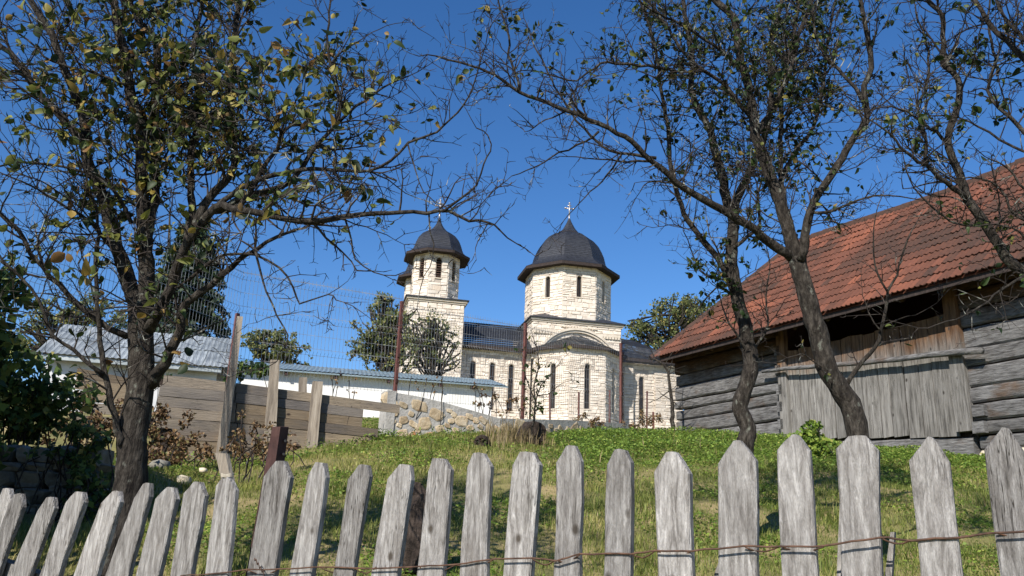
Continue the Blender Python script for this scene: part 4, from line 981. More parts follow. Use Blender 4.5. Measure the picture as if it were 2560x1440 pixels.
T.limb([(372, 830), (395, 780), (415, 750), (437, 687), (458, 625), (492, 575), (537, 521), (578, 524), (631, 529), (711, 547), (778, 553), (867, 540), (938, 533), (1000, 531), (1067, 531), (1124, 531), (1173, 551), (1222, 555), (1249, 575)], 4.72, 4.1, 30, 5, dens=7, lens=(.2, .55), bulge=-.15)
T.limb([(1107, 529), (1155, 498), (1191, 462), (1209, 409), (1227, 378), (1222, 338), (1191, 320)], 4.12, 4.0, 7, 3, dens=4, lens=(.1, .3))
T.limb([(537, 521), (600, 470), (658, 444), (711, 431), (778, 422), (867, 427), (920, 427), (978, 402), (1022, 356), (1089, 329), (1124, 298), (1160, 262), (1182, 218)], 4.55, 4.25, 16, 4, dens=8, lens=(.2, .55))
T.limb([(545, 525), (627, 484), (711, 462), (756, 418), (791, 364), (822, 333), (867, 284), (933, 236), (956, 218), (1022, 190)], 4.55, 4.75, 20, 4, dens=9)
T.limb([(530, 530), (600, 511), (653, 427), (689, 373), (707, 329), (760, 310), (800, 330)], 4.6, 4.4, 18, 6, dens=9)
T.limb([(705, 330), (680, 302), (627, 262), (600, 240), (570, 180)], 4.45, 4.4, 10, 5, dens=9)
T.limb([(835, 318), (849, 267), (842, 213), (827, 156), (818, 111), (820, 58), (827, -20)], 4.7, 4.7, 11, 5, dens=9)
T.limb([(470, 600), (520, 500), (575, 440), (587, 382), (578, 289), (578, 178), (587, 89), (600, -10), (620, -120)], 4.65, 4.9, 24, 12, dens=11)
T.limb([(460, 640), (480, 520), (475, 400), (500, 270), (480, 150), (500, 40), (520, -80)], 4.7, 5.2, 22, 10, dens=11)
T.limb([(390, 210), (444, 240), (489, 289), (502, 311), (540, 330), (620, 380)], 4.85, 4.5, 11, 5, dens=9)
T.limb([(209, 356), (178, 320), (133, 271), (89, 222), (44, 156), (0, 115), (-60, 60)], 4.6, 4.3, 24, 14, dens=6)
T.limb([(400, 205), (356, 208), (311, 208), (266, 195), (222, 178), (178, 169), (133, 155), (89, 120), (44, 80), (-20, 50)], 4.6, 4.35, 9, 5, dens=7)
T.limb([(330, 560), (280, 470), (200, 430), (120, 410), (50, 405), (-20, 420)], 4.65, 4.3, 12, 5, dens=7)
T.limb([(317, 842), (271, 821), (233, 792), (188, 754), (146, 712), (108, 671), (75, 629), (42, 575), (0, 533), (-50, 480)], 4.72, 4.3, 17, 10, dens=6)
T.limb([(305, 1110), (300, 1100), (287, 1042), (271, 979), (258, 917), (250, 854), (244, 792), (241, 708), (240, 637), (246, 583), (235, 500), (215, 440)], 4.66, 4.5, 20, 6, dens=5)
T.limb([(255, 933), (208, 896), (158, 858), (129, 833), (112, 783), (75, 721), (42, 687), (8, 650), (-30, 600)], 4.58, 4.35, 11, 6, dens=6, lens=(.15, .45))
T.limb([(300, 640), (230, 560), (170, 520), (90, 470), (20, 440)], 4.65, 4.2, 12, 4, dens=7)
T.limb([(470, 700), (560, 640), (640, 640), (720, 690), (750, 760), (820, 735), (840, 750)], 4.5, 4.2, 10, 3, dens=6, lens=(.12, .35))
T.limb([(640, 620), (655, 700), (690, 790), (720, 840), (700, 880)], 4.35, 4.25, 7, 3, dens=5, lens=(.1, .3))
T.limb([(860, 545), (880, 600), (890, 650), (960, 690), (1010, 680)], 4.3, 4.2, 6, 2.5, dens=5, lens=(.1, .25))
T.limb([(1067, 531), (1075, 580), (1085, 640), (1060, 690)], 4.15, 4.15, 5, 2, dens=6, lens=(.08, .2))
T.limb([(1020, 360), (1040, 430), (1062, 480), (1090, 510)], 4.25, 4.2, 5, 2, dens=6, lens=(.08, .22))
T.done()

# first right tree (slender, in front of the barn's left corner) ------------------------
def lp_r1(x, y):
    g = .03 + .20 * math.exp(-((x - 1800) / 110) ** 2 - ((y - 690) / 160) ** 2) + .22 * math.exp(-((x - 1700) / 160) ** 2 - ((y - 250) / 170) ** 2) + .2 * math.exp(-((x - 1650) / 200) ** 2 - ((y - 60) / 120) ** 2)
    if x > 1890 and y > 620: g *= .3
    return g
b0 = P(1862, 1330, 6.7)
T = Tree('plum_tree', 'slender leafy tree with a knotted trunk, in front of the left corner of the barn', [b0[0], b0[1], float(gz(b0[0], b0[1]))], (M_leafB, M_leafBs), .050, lp_r1, 33)
T.limb([(1862, 1400), (1862, 1330), (1861, 1134), (1871, 1070), (1850, 1023), (1868, 954), (1877, 901), (1866, 838), (1850, 769), (1834, 696), (1829, 627), (1834, 558)], 6.7, 6.75, 52, 30, 'trunk', sub=False, wob=.16)
T.limb([(1832, 590), (1834, 550), (1813, 495), (1806, 440), (1787, 378), (1773, 320), (1750, 284), (1728, 222), (1732, 156), (1715, 60), (1700, -60)], 6.75, 6.9, 28, 10, dens=9, lens=(.25, .8))
T.limb([(1824, 690), (1792, 643), (1750, 591), (1719, 551), (1697, 495), (1690, 467), (1674, 400), (1672, 333), (1661, 267), (1652, 222), (1640, 120), (1600, 0)], 6.75, 6.4, 18, 7, dens=7, lens=(.2, .7))
T.limb([(1834, 540), (1850, 480), (1875, 430), (1890, 395), (1915, 330), (1930, 240), (1925, 130), (1950, 20), (1960, -80)], 6.75, 7.3, 24, 10, dens=10, lens=(.25, .8))
T.limb([(1846, 760), (1815, 700), (1800, 640), (1780, 600)], 6.75, 6.7, 9, 4, dens=14, lens=(.15, .45))
T.limb([(1868, 880), (1845, 840), (1815, 790), (1800, 740)], 6.7, 6.6, 8, 3, dens=10, lens=(.12, .35))
T.limb([(1877, 880), (1900, 850), (1920, 810), (1915, 740), (1925, 660)], 6.7, 6.75, 8, 3, dens=10, lens=(.12, .35))
T.limb([(1836, 620), (1870, 590), (1900, 560), (1895, 500), (1905, 440)], 6.7, 6.6, 12, 5, dens=9, lens=(.15, .5))
T.limb([(1840, 700), (1765, 690), (1735, 640), (1720, 600)], 6.7, 6.8, 6, 3, dens=12, lens=(.12, .35))
T.limb([(1850, 740), (1790, 720), (1760, 755), (1740, 780)], 6.7, 6.75, 6, 3, dens=12, lens=(.12, .35))
T.done()

# second right tree (leaning, forked, long arching limb) --------------------------------
def lp_r2(x, y):
    g = .02 + .19 * math.exp(-((x - 2010) / 220) ** 2 - ((y - 100) / 230) ** 2) + .13 * math.exp(-((x - 1500) / 320) ** 2 - ((y - 90) / 140) ** 2) + .11 * math.exp(-((x - 1990) / 130) ** 2 - ((y - 400) / 160) ** 2)
    if y > 270 and x < 1680: g *= .06
    if x > 2150: g *= .6
    return g
b0 = P(2148, 1330, 6.1)
T = Tree('plum_tree', 'leaning forked tree with a long arching limb, in front of the barn doors', [b0[0], b0[1], float(gz(b0[0], b0[1]))], (M_leafB, M_leafBs), .047, lp_r2, 57)
T.limb([(2155, 1430), (2152, 1330), (2150, 1180), (2146, 1091), (2135, 1033), (2109, 986), (2077, 933), (2056, 885), (2040, 822), (2024, 759), (2009, 706), (1993, 643)], 6.1, 6.15, 62, 46, 'trunk', sub=False, wob=.16)
T.limb([(1998, 660), (1985, 620), (1972, 579), (1950, 506), (1929, 453), (1902, 378), (1889, 338), (1880, 267), (1867, 200), (1853, 156), (1844, 89), (1836, 44), (1796, 10), (1740, -60)], 6.15, 6.2, 40, 16, dens=9, lens=(.25, .8))
T.limb([(1985, 648), (1929, 611), (1887, 574), (1845, 548), (1782, 511), (1734, 484), (1692, 458), (1660, 426), (1630, 404), (1594, 369), (1563, 342), (1519, 320), (1470, 298), (1417, 276), (1363, 258), (1301, 231), (1261, 204), (1217, 178), (1150, 156), (1090, 140)], 6.15, 5.2, 26, 5, dens=8, lens=(.2, .65), bulge=-.1)
T.limb([(1301, 231), (1288, 178), (1270, 133), (1274, 89), (1250, 20), (1230, -60)], 5.35, 5.3, 8, 4, dens=9, lens=(.2, .5))
T.limb([(1640, 395), (1550, 382), (1506, 364), (1479, 338), (1440, 300), (1380, 200), (1330, 100)], 5.85, 5.9, 9, 4, dens=8, lens=(.2, .55))
T.limb([(1635, 405), (1550, 402), (1497, 396), (1440, 392)], 5.85, 5.75, 8, 3, dens=6, lens=(.12, .35))
T.limb([(1500, 330), (1461, 356), (1399, 382), (1337, 418), (1279, 440)], 5.7, 5.6, 7, 2.5, dens=6, lens=(.12, .4))
T.limb([(1555, 385), (1530, 420), (1506, 453), (1474, 480), (1434, 524)], 5.75, 5.7, 6, 2.5, dens=5, lens=(.1, .25))
T.limb([(1700, 465), (1660, 455), (1620, 455), (1600, 480)], 5.95, 5.9, 6, 2.5, dens=6, lens=(.1, .22))
T.limb([(1690, 180), (1620, 165), (1540, 160), (1500, 160), (1440, 200), (1350, 180)], 6.1, 5.8, 10, 4, dens=9, lens=(.2, .6))
T.limb([(1880, 300), (1840, 250), (1800, 200), (1760, 180), (1700, 120), (1650, 40), (1600, -20)], 6.2, 5.9, 14, 6, dens=10, lens=(.25, .7))
T.limb([(1860, 180), (1780, 110), (1700, 60), (1620, 20), (1560, -40)], 6.2, 5.7, 11, 5, dens=10, lens=(.25, .7))
T.limb([(2002, 650), (2013, 591), (2027, 529), (2049, 480), (2080, 436), (2116, 378), (2138, 338), (2164, 302), (2164, 262), (2160, 213), (2178, 169), (2173, 111), (2160, 44), (2151, -20), (2140, -100)], 6.1, 5.8, 26, 10, dens=8, lens=(.2, .65))
T.limb([(2164, 262), (2138, 222), (2098, 173), (2071, 151), (2040, 90), (2030, 0)], 5.9, 6.0, 12, 5, dens=10, lens=(.2, .6))
T.limb([(2027, 533), (2071, 529), (2138, 502), (2204, 489), (2250, 493), (2316, 502)], 6.05, 5.7, 9, 3, dens=8, lens=(.1, .35))
T.limb([(1965, 560), (1960, 500), (1952, 444), (1951, 380), (1953, 311), (1955, 250), (1970, 150), (1990, 50), (2000, -40)], 6.2, 6.7, 16, 8, dens=11, lens=(.25, .75))
T.limb([(1955, 440), (1991, 373), (2027, 329), (2044, 284), (2060, 200), (2070, 100), (2090, 0)], 6.5, 6.5, 12, 6, dens=11, lens=(.25, .7))
T.limb([(1890, 340), (1925, 284), (1938, 260), (1975, 178), (1985, 133), (2000, 76), (2022, 27), (2040, -60)], 6.2, 6.5, 18, 9, dens=11, lens=(.25, .7))
T.limb([(2114, 962), (2146, 917), (2188, 870), (2204, 833), (2214, 780), (2220, 727), (2241, 685), (2262, 622), (2278, 579)], 6.1, 5.9, 13, 4, dens=2.5, lens=(.1, .3))
T.limb([(2220, 727), (2193, 685), (2183, 611), (2188, 548)], 5.95, 5.95, 6, 3, dens=3, lens=(.1, .25))
T.limb([(2208, 815), (2250, 795), (2288, 788)], 5.97, 5.9, 5, 2, dens=2, lens=(.06, .14))
T.limb([(2204, 833), (2172, 780), (2156, 738)], 6.0, 6.0, 5, 2, dens=3, lens=(.06, .15))
T.limb([(2070, 930), (2030, 900), (2000, 885), (1985, 890)], 6.1, 6.0, 5, 2, dens=10, lens=(.06, .16))
T.done()

# third tree at the right edge, lichen-covered ------------------------------------------
def lp_r3(x, y): return .035 + .10 * math.exp(-((x - 2500) / 150) ** 2 - ((y - 330) / 250) ** 2)
b0 = P(2900, 1330, 5.2)
T = Tree('plum_tree', 'lichen-covered sparse tree at the right edge, over the barn roof', [b0[0], b0[1], float(gz(b0[0], b0[1]))], (M_leafB, M_leafBs), .05, lp_r3, 91, 150)
T.limb([(2910, 1500), (2900, 1330), (2860, 1100), (2780, 900), (2680, 770), (2600, 710)], 5.2, 5.1, 70, 34, 'trunk', sub=False, wob=.16)
T.limb([(2610, 715), (2560, 680), (2516, 640), (2480, 591), (2449, 542), (2418, 502), (2409, 467), (2400, 436), (2378, 391), (2369, 347), (2382, 302), (2396, 258), (2400, 213), (2382, 178), (2356, 156), (2360, 89), (2356, 40), (2324, 8), (2300, -60)], 5.1, 5.0, 30, 11, dens=8, lens=(.2, .6))
T.limb([(2412, 495), (2382, 471), (2347, 440), (2311, 413), (2280, 396), (2249, 364), (2227, 338), (2187, 307)], 5.05, 4.8, 16, 5, dens=9, lens=(.15, .5))
T.limb([(2369, 360), (2342, 329), (2307, 307), (2271, 280), (2227, 267), (2187, 271)], 5.05, 4.9, 11, 4, dens=9, lens=(.15, .5))
T.limb([(2311, 410), (2316, 356), (2307, 311), (2293, 267), (2316, 222), (2320, 130), (2290, 30)], 4.95, 5.1, 10, 5, dens=9, lens=(.15, .5))
T.limb([(2600, 390), (2560, 378), (2471, 333), (2400, 293), (2330, 290)], 4.7, 4.9, 9, 4, dens=9, lens=(.15, .5))
T.limb([(2600, 370), (2560, 333), (2524, 293), (2480, 249), (2471, 200), (2489, 147), (2470, 60), (2480, -20)], 4.8, 4.9, 13, 5, dens=9, lens=(.15, .5))
T.limb([(2455, 560), (2396, 560), (2338, 524), (2302, 493), (2271, 449), (2260, 400)], 5.05, 4.8, 8, 3, dens=8, lens=(.12, .4))
T.limb([(2640, 230), (2560, 147), (2516, 102), (2471, 58), (2444, 8), (2400, -60)], 4.6, 4.8, 20, 10, dens=10, lens=(.2, .6))
T.limb([(2660, 180), (2560, 98), (2510, 40), (2480, -40)], 4.5, 4.6, 14, 7, dens=12, lens=(.2, .6))
T.limb([(2620, 660), (2560, 690), (2499, 727), (2431, 780), (2341, 812)], 4.9, 4.7, 9, 3, dens=8, lens=(.08, .3))
T.limb([(2600, 560), (2540, 540), (2500, 470), (2450, 445), (2410, 445)], 4.9, 4.8, 10, 4, dens=10, lens=(.1, .4))
T.limb([(2620, 700), (2570, 600), (2530, 570), (2490, 560)], 4.9, 4.8, 9, 4, dens=10, lens=(.1, .4))
T.limb([(2640, 480), (2570, 480), (2520, 420), (2480, 400)], 4.8, 4.7, 9, 4, dens=10, lens=(.1, .4))
T.done()

# ------------------------------------------------------------------ background trees
def leaf_cloud(cents, n, size, tone=(0, 1), droop=.0, elong=1.6):
    # cents: (centre, radius vector, weight); small pointed quads
    w = np.array([c[2] for c in cents], float); idx = NP.choice(len(cents), n, p=w / w.sum())
    C_ = np.array([c[0] for c in cents])[idx]; Rr = np.array([c[1] for c in cents])[idx]
    d = NP.normal(size=(n, 3)); d /= np.linalg.norm(d, axis=1)[:, None]; p = C_ + d * Rr * (NP.random((n, 1)) ** .45)
    a = NP.normal(size=(n, 3)); a[:, 2] -= droop; a /= np.linalg.norm(a, axis=1)[:, None]; b = np.cross(a, NP.normal(size=(n, 3))); b /= np.linalg.norm(b, axis=1)[:, None]
    s = size * NP.uniform(.6, 1.4, (n, 1)); V_ = np.stack([p, p + a * s * .5 * elong / 1.6 + b * s * .42, p + a * s * elong / 1.6 * 1.1, p + a * s * .5 * elong / 1.6 - b * s * .42], 1).reshape(-1, 3)
    Ff = np.arange(4 * n).reshape(n, 4); return V_, Ff, NP.uniform(tone[0], tone[1], n)
def bg_tree(name, label, base, top, blobs, n, size, mt, group=None, sub=7, trunk_r=.12, cat='tree', gap=.45):
    # blobs: list of (px, py, D, rx_m, rz_m)
    root = thing(name, label, cat, base, group); base = V3(base); cents = []; tk = MB()
    top = V3(top); path = smooth_path([base - ZUP * .3, base * .6 + top * .4 + NP.normal(size=3) * .1, top], .4, .03)
    tk.tube(path, [trunk_r * (1 - .75 * k / (len(path) - 1)) for k in range(len(path))], 7, wob=.2)
    for (x, y, D, rx, rz) in blobs:
        c = P(x, y, D)
        for _ in range(sub * 4):
            q = c + rand_unit() * np.array([rx, rx, rz]) * 1.3 * R.random() ** .5; r_ = R.uniform(.12, .42) * min(rx, rz) ; cents.append((q, np.array([r_ * 1.2, r_ * 1.2, r_]), r_ ** 2))
            if R.random() < .6: continue
            k = R.randrange(len(path) // 3, len(path)); st_ = path[k]; mid = (st_ + q) / 2 + NP.normal(size=3) * .12 * rx
            tk.tube(smooth_path([st_, mid, q], .3, .02), .02 + trunk_r * .12, 4, cap=False)
    obj('trunk', tk, M_bark, root, True); V_, Ff, tn = leaf_cloud(cents, n, size); obj_np('crown', V_, Ff, tn, mt, root, 'stuff'); return root
def gbase(x, D): 
    q = P(x, 1000, D); return np.array([q[0], q[1], float(gz(q[0], q[1]))])
bg_tree('leafy_tree', 'green tree beside the left edge of the church bell tower', gbase(960, 29), P(965, 790, 29), [(965, 800, 29, .7, .7), (930, 850, 29, .9, .5), (1000, 860, 29, .7, .6), (915, 890, 29, .6, .35), (980, 905, 29, .8, .4), (960, 760, 29, .4, .3)], 5600, .09, M_far, sub=9)
bg_tree('thin_tree', 'thin sparse tree standing before the bell tower wall', gbase(1075, 27), P(1085, 800, 27), [(1075, 800, 27, .6, .35), (1050, 850, 27, .5, .4), (1110, 840, 27, .5, .4), (1075, 890, 27, .8, .3), (1100, 905, 27, .6, .2), (1045, 905, 27, .5, .2)], 1900, .07, M_far, sub=9, trunk_r=.07)
bg_tree('leafy_tree', 'small round tree rising behind the long sheet-roofed building', gbase(690, 36), P(685, 850, 36), [(690, 850, 36, 1.1, .5), (660, 880, 36, 1.0, .4), (720, 890, 36, .9, .35), (640, 850, 36, .5, .3)], 3800, .11, M_far, sub=8)
bg_tree('leafy_tree', 'distant tree behind the left end of the tin-roofed shed', gbase(180, 32), P(180, 780, 32), [(180, 790, 32, 1.3, .5), (130, 790, 32, .8, .4), (240, 790, 32, .9, .6), (100, 820, 32, .8, .3), (60, 870, 32, 1, .5)], 4200, .11, M_far, sub=8)
bg_tree('leafy_tree', 'autumn-tinted tree between the church and the tiled barn roof', gbase(1670, 52), P(1690, 770, 52), [(1690, 780, 52, 1.3, .9), (1640, 820, 52, 1.4, .8), (1720, 810, 52, 1.2, 1.0), (1600, 850, 52, 1.0, .6), (1680, 860, 52, 1.6, .8), (1730, 760, 52, .7, .5), (1590, 810, 52, .5, .3)], 7600, .14, M_far, sub=9, trunk_r=.2)
# spruce
sp = thing('spruce_tree', 'dark green spruce behind the tin-roofed shed', 'tree', gbase(425, 25)); tk = MB(); b_ = gbase(425, 25); tp = P(425, 520, 25); tk.tube([b_ - ZUP, tp], [.2, .02], 8); obj('trunk', tk, M_bark, sp, True)
cl = []; H = tp[2] - b_[2]; ct = MB()
for k in range(26):
    f = k / 25; z = b_[2] + 1.2 + (H - 1.3) * f; rr = 1.9 * (1 - f) ** .8 + .12
    for j in range(int(13 - 5 * f)):
        a = R.uniform(0, 6.283); L_ = rr * R.uniform(.75, 1.1); d = np.array([math.cos(a), math.sin(a), 0])
        c0 = np.array([b_[0], b_[1], z]); pts = [c0 + d * L_ * t - ZUP * (.38 * L_ * t * t) for t in (0, .35, .7, 1)]; ct.tube(pts, [.02, .015, .01, .005], 3, cap=False)
        for t in np.linspace(.2, 1, 7): cl.append((c0 + d * L_ * t - ZUP * (.38 * L_ * t * t + .05), np.array([.16, .16, .10]), .3 + t * .5))
obj('branches', ct, M_bark, sp, False, 'stuff'); V_, Ff, tn = leaf_cloud(cl, 30000, .10, droop=.6, elong=2.2); obj_np('crown', V_, Ff, tn, M_spruce, sp, 'stuff')

# ------------------------------------------------------------------ shrubs, weeds, small plants
def shrub(name, label, base, blobs, n, size, mt, stems=8, cat='shrub', sub=6, elong=1.9, droop=.2):
    root = thing(name, label, cat, base); cents = []; tk = MB(); base = V3(base)
    for (c, r_) in blobs:
        c = V3(c); r_ = V3(r_)
        for _ in range(sub):
            q = c + NP.uniform(-1, 1, 3) * r_ * .75; rr = R.uniform(.25, .5) * min(r_); cents.append((q, np.array([rr] * 3), rr ** 2))
            if R.random() < .6:
                b2 = np.array([q[0] + R.uniform(-.2, .2), q[1] + R.uniform(-.1, .1), 0]); b2[2] = float(gz(b2[0], b2[1])) - .05; tk.tube(smooth_path([b2, (b2 + q) / 2 + NP.normal(size=3) * .08, q], .12, .008), .006, 4, cap=False)
    obj('stems', tk, M_twig, root, False, 'stuff'); V_, Ff, tn = leaf_cloud(cents, n, size, droop=droop, elong=elong); obj_np('foliage', V_, Ff, tn, mt, root, 'stuff'); return root
g3 = lambda x, y, D: P(x, y, D)
shrub('elder_bush', 'dark leafy bush filling the left edge above the dry-stone wall', [*P(60, 1100, 7.9)[:2], float(gz(*P(60, 1100, 7.9)[:2]))],
      [(P(60, 950, 7.8), (.6, .4, .35)), (P(150, 1010, 7.8), (.55, .4, .3)), (P(40, 1030, 7.8), (.6, .4, .25)), (P(-120, 900, 7.4), (.6, .6, .6)), (P(-150, 1080, 7.2), (.6, .6, .6)), (P(120, 1080, 8.0), (.5, .3, .15)), (P(-60, 1000, 7.6), (.5, .4, .5))], 5600, .06, M_bush, sub=12)
shrub('hedge_shrub', 'tall dark shrub cut off by the left edge of the picture', [*P(-260, 1100, 6.2)[:2], float(gz(*P(-260, 1100, 6.2)[:2]))],
      [(P(-40, 760, 6.4), (.3, .4, .4)), (P(-160, 820, 6.2), (.5, .6, .6)), (P(-300, 900, 5.8), (.7, .9, .8)), (P(-420, 800, 5.2), (.8, .9, .9)), (P(-450, 650, 5.0), (.6, .7, .7)), ((-4.6, 5.1, 3.2), (.9, .9, .9)), ((-4.2, 5.4, 2.6), (.7, .7, .7)), ((-5.2, 4.8, 4.0), (.9, .9, .9)), ((-4.9, 5.6, 3.7), (.8, .8, .8))], 24000, .062, M_bush, sub=16)  # unseen blobs beyond the left edge added to shade the dry-stone wall
shrub('dry_weeds', 'dry brown weeds tangled at the foot of the plank fence', [*P(430, 1150, 9.6)[:2], float(gz(*P(430, 1150, 9.6)[:2]))],
      [(P(420, 1080, 9.6), (.35, .2, .3)), (P(470, 1120, 9.5), (.45, .2, .2)), (P(400, 1150, 9.0), (.4, .2, .2)), (P(640, 1110, 10.8), (.4, .15, .25)), (P(600, 1140, 10.4), (.5, .15, .15)), (P(240, 1040, 9.3), (.5, .2, .3)), (P(190, 1080, 9.0), (.5, .2, .2))], 4200, .034, M_dry, sub=12)
shrub('fence_weeds', 'thin reddish weed stems leaning on the plank fence beside the steel post', [*P(640, 1180, 8.5)[:2], float(gz(*P(640, 1180, 8.5)[:2]))],
      [(P(640, 1080, 8.8), (.22, .1, .22)), (P(670, 1120, 8.6), (.2, .1, .15)), (P(610, 1100, 8.8), (.15, .1, .25)), (P(730, 1100, 9.5), (.2, .1, .12))], 520, .03, M_dry, sub=8)
shrub('green_bush', 'compact dark green bush at the foot of the barn doors', [*P(2030, 1120, 12.5)[:2], float(gz(*P(2030, 1120, 12.5)[:2]))],
      [(P(2030, 1090, 12.5), (.22, .2, .2)), (P(2010, 1110, 12.5), (.2, .2, .15)), (P(2050, 1120, 12.4), (.2, .2, .15)), (P(2035, 1065, 12.5), (.13, .1, .1))], 1500, .055, M_cover, sub=9, elong=1.6)
shrub('yard_shrub', 'low green shrub right of the shed beyond the plank fence', [*P(630, 960, 16)[:2], float(gz(*P(630, 960, 16)[:2]))], [(P(625, 930, 16), (.35, .2, .2)), (P(560, 965, 15.5), (.25, .2, .12)), (P(400, 960, 15), (.3, .2, .15))], 700, .09, M_bush)
shrub('wall_weeds', 'straggly weeds growing along the top of the rubble wall', [*P(1240, 1040, 14.6)[:2], float(gz(*P(1240, 1040, 14.6)[:2]))],
      [(P(1245, 1010, 14.6), (.25, .1, .25)), (P(1290, 1010, 14.9), (.25, .1, .2)), (P(1200, 990, 14.6), (.2, .1, .3)), (P(1060, 960, 13.6), (.4, .05, .25)), (P(860, 960, 12.6), (.3, .05, .2)), (P(1600, 1050, 17), (.6, .2, .2)), (P(1450, 1050, 16), (.6, .2, .15))], 1300, .035, M_dry, sub=9)
shrub('wall_creeper', 'green creeper hanging over the dry-stone wall beside the dark trunk', [*P(200, 1200, 6.9)[:2], float(gz(*P(200, 1200, 6.9)[:2]))],
      [(P(215, 1110, 7.0), (.3, .15, .2)), (P(230, 1190, 6.9), (.2, .15, .25)), (P(130, 1130, 7.0), (.35, .12, .06)), (P(225, 1260, 6.8), (.2, .15, .12))], 1100, .045, M_bush, sub=12)
# sapling with few leaves in front of the apse
T = Tree('sapling', 'thin sapling with a few leaves in front of the church apse', P(1330, 1112, 12.2), (M_leafB, M_leafBs), .062, lambda x, y: .30 if y < 960 else .16, 5, 60, None)
T.limb([(1328, 1120), (1331, 1080), (1338, 1010), (1335, 967), (1347, 915), (1344, 878)], 12.2, 12.2, 6, 3, 'trunk', dens=8, lens=(.1, .28), start=.3)
T.limb([(1338, 1005), (1355, 960), (1375, 940), (1385, 925)], 12.2, 12.1, 3.5, 2, dens=9, lens=(.06, .18)); T.limb([(1337, 1000), (1320, 960), (1312, 930)], 12.2, 12.2, 3, 2, dens=8, lens=(.06, .18))
T.limb([(1340, 990), (1370, 985), (1390, 970)], 12.2, 12.1, 3, 2, dens=9, lens=(.06, .15))
T.done()
# thin bare trunk by the east end of the church
m = MB(); m.tube(smooth_path([P(1680, 1075, 19.0), P(1676, 1000, 19), P(1670, 930, 19), P(1655, 905, 19), P(1630, 897, 19)], .1, .01), [.05] * 2 + [.035] * 40, 6, cap=False) if False else None
path = smooth_path([P(1682, 1078, 19.0), P(1678, 1000, 19), P(1670, 930, 19), P(1650, 905, 19), P(1625, 897, 19)], .1, .01); m = MB(); m.tube(path, [.055 * (1 - .7 * k / len(path)) for k in range(len(path))], 6)
tb = thing('bare_sapling', 'bare thin trunk beside the barn corner, before the east church windows', 'tree', P(1682, 1078, 19)); obj('trunk', m, M_bark, tb, True)
m = MB()
for k in range(14):
    p0 = path[R.randrange(len(path) // 3, len(path))]; d = unit(rand_unit() + ZUP * .4); m.tube([p0, p0 + d * .25 + NP.normal(size=3) * .04, p0 + d * .5 + NP.normal(size=3) * .06], [.014, .009, .004], 4, cap=False)
obj('branches', m, M_bark, tb, False)

# ------------------------------------------------------------------ logs, stump, stones
def log_piece(name, label, cat, c, axis, L_, r_, sides=14):
    root = thing(name, label, cat, c - ZUP * r_); a = unit(axis); m = MB(); pts = [c + a * L_ * f for f in np.linspace(-.5, .5, 6)]; m.tube(pts, [r_ * R.uniform(.88, 1.05) for _ in pts], sides, wob=.2); obj('log', m, M_stump, root)
    e = MB(); s_ = unit(np.cross(a, ZUP)); u_ = np.cross(s_, a)
    for k in range(10):
        w = R.uniform(0, 6.283); rr = r_ * math.sqrt(R.random()) * .8; q = c - a * (L_ * .5 + .004) + s_ * rr * math.cos(w) + u_ * rr * math.sin(w); e.box(q, s_ * r_ * R.uniform(.1, .25), a * R.uniform(.006, .025), u_ * r_ * R.uniform(.05, .12))
    obj('split_end', e, M_stump, root)
log_piece('log', 'large dark brown log end lying in the grass below the church apse', 'log', P(1328, 1084, 12.6), (-.25, .95, .1), .5, .17)
log_piece('log', 'small round dark log end lying in the grass left of the large log', 'log', P(1205, 1106, 11.8), (.1, .95, .1), .35, .095)
st_ = P(1045, 1330, 5.6); root = thing('rotten_stump', 'dark rotten stump standing behind the pickets', 'stump', [st_[0], st_[1], float(gz(st_[0], st_[1]))])
m = MB(); m.tube([P(1040, 1430, 5.6), P(1043, 1370, 5.6), P(1046, 1310, 5.6), P(1044, 1270, 5.6), P(1048, 1240, 5.62), P(1043, 1220, 5.62), P(1046, 1206, 5.62)], [.11, .095, .085, .075, .06, .045, .02], 14, wob=.7); obj('stump', m, M_stump, root)
for k, (x, y, D, r_, lb) in enumerate(((455, 1202, 8.5, .07, 'pale cream stone on the slope right of the dark tree trunk'), (508, 1176, 9.0, .035, 'small pale stone under the weeds by the plank fence'), (400, 1165, 8.6, .08, 'dark stone at the foot of the weeds beside the tree trunk'))):
    o = obj('rock', blobstone(P(x, y, D), (r_ * 1.2, 0, 0), (0, r_, 0), (0, 0, r_ * .75)), M_cream if k < 2 else M_drystone, None, True, loc=P(x, y, D) - ZUP * r_ * .7); tag(o, lb, 'stone', 'loose stones on the slope')
# dry-stone wall
ds = thing('dry_stone_wall', 'shaded dry-stone wall below the bush at the left edge', 'wall', P(120, 1290, 7.0))
ds['kind'] = 'thing'
y = 1310; row = 0
while y > 1150:
    hgt = R.uniform(18, 44); x = -60 + R.uniform(-20, 20); xend = np.interp(y, [1120, 1310], [250, 205])
    while x < xend:
        w = R.uniform(28, 95); D = 7.1 + (1310 - y) * .0012 + R.uniform(-.05, .05); c = P(x + w / 2, y - hgt / 2, D); k = D / FPX
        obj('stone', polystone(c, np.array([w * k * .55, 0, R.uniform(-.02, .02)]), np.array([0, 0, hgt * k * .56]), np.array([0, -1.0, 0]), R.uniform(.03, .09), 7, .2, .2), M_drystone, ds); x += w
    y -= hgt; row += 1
m = MB(); m.hexa([P(-80, 1400, 7.35), P(215, 1400, 7.35), P(215, 1400, 7.9), P(-80, 1400, 7.9), P(-80, 1135, 7.35), P(215, 1135, 7.35), P(215, 1135, 7.9), P(-80, 1135, 7.9)]); obj('earth_core', m, M_stump, ds)

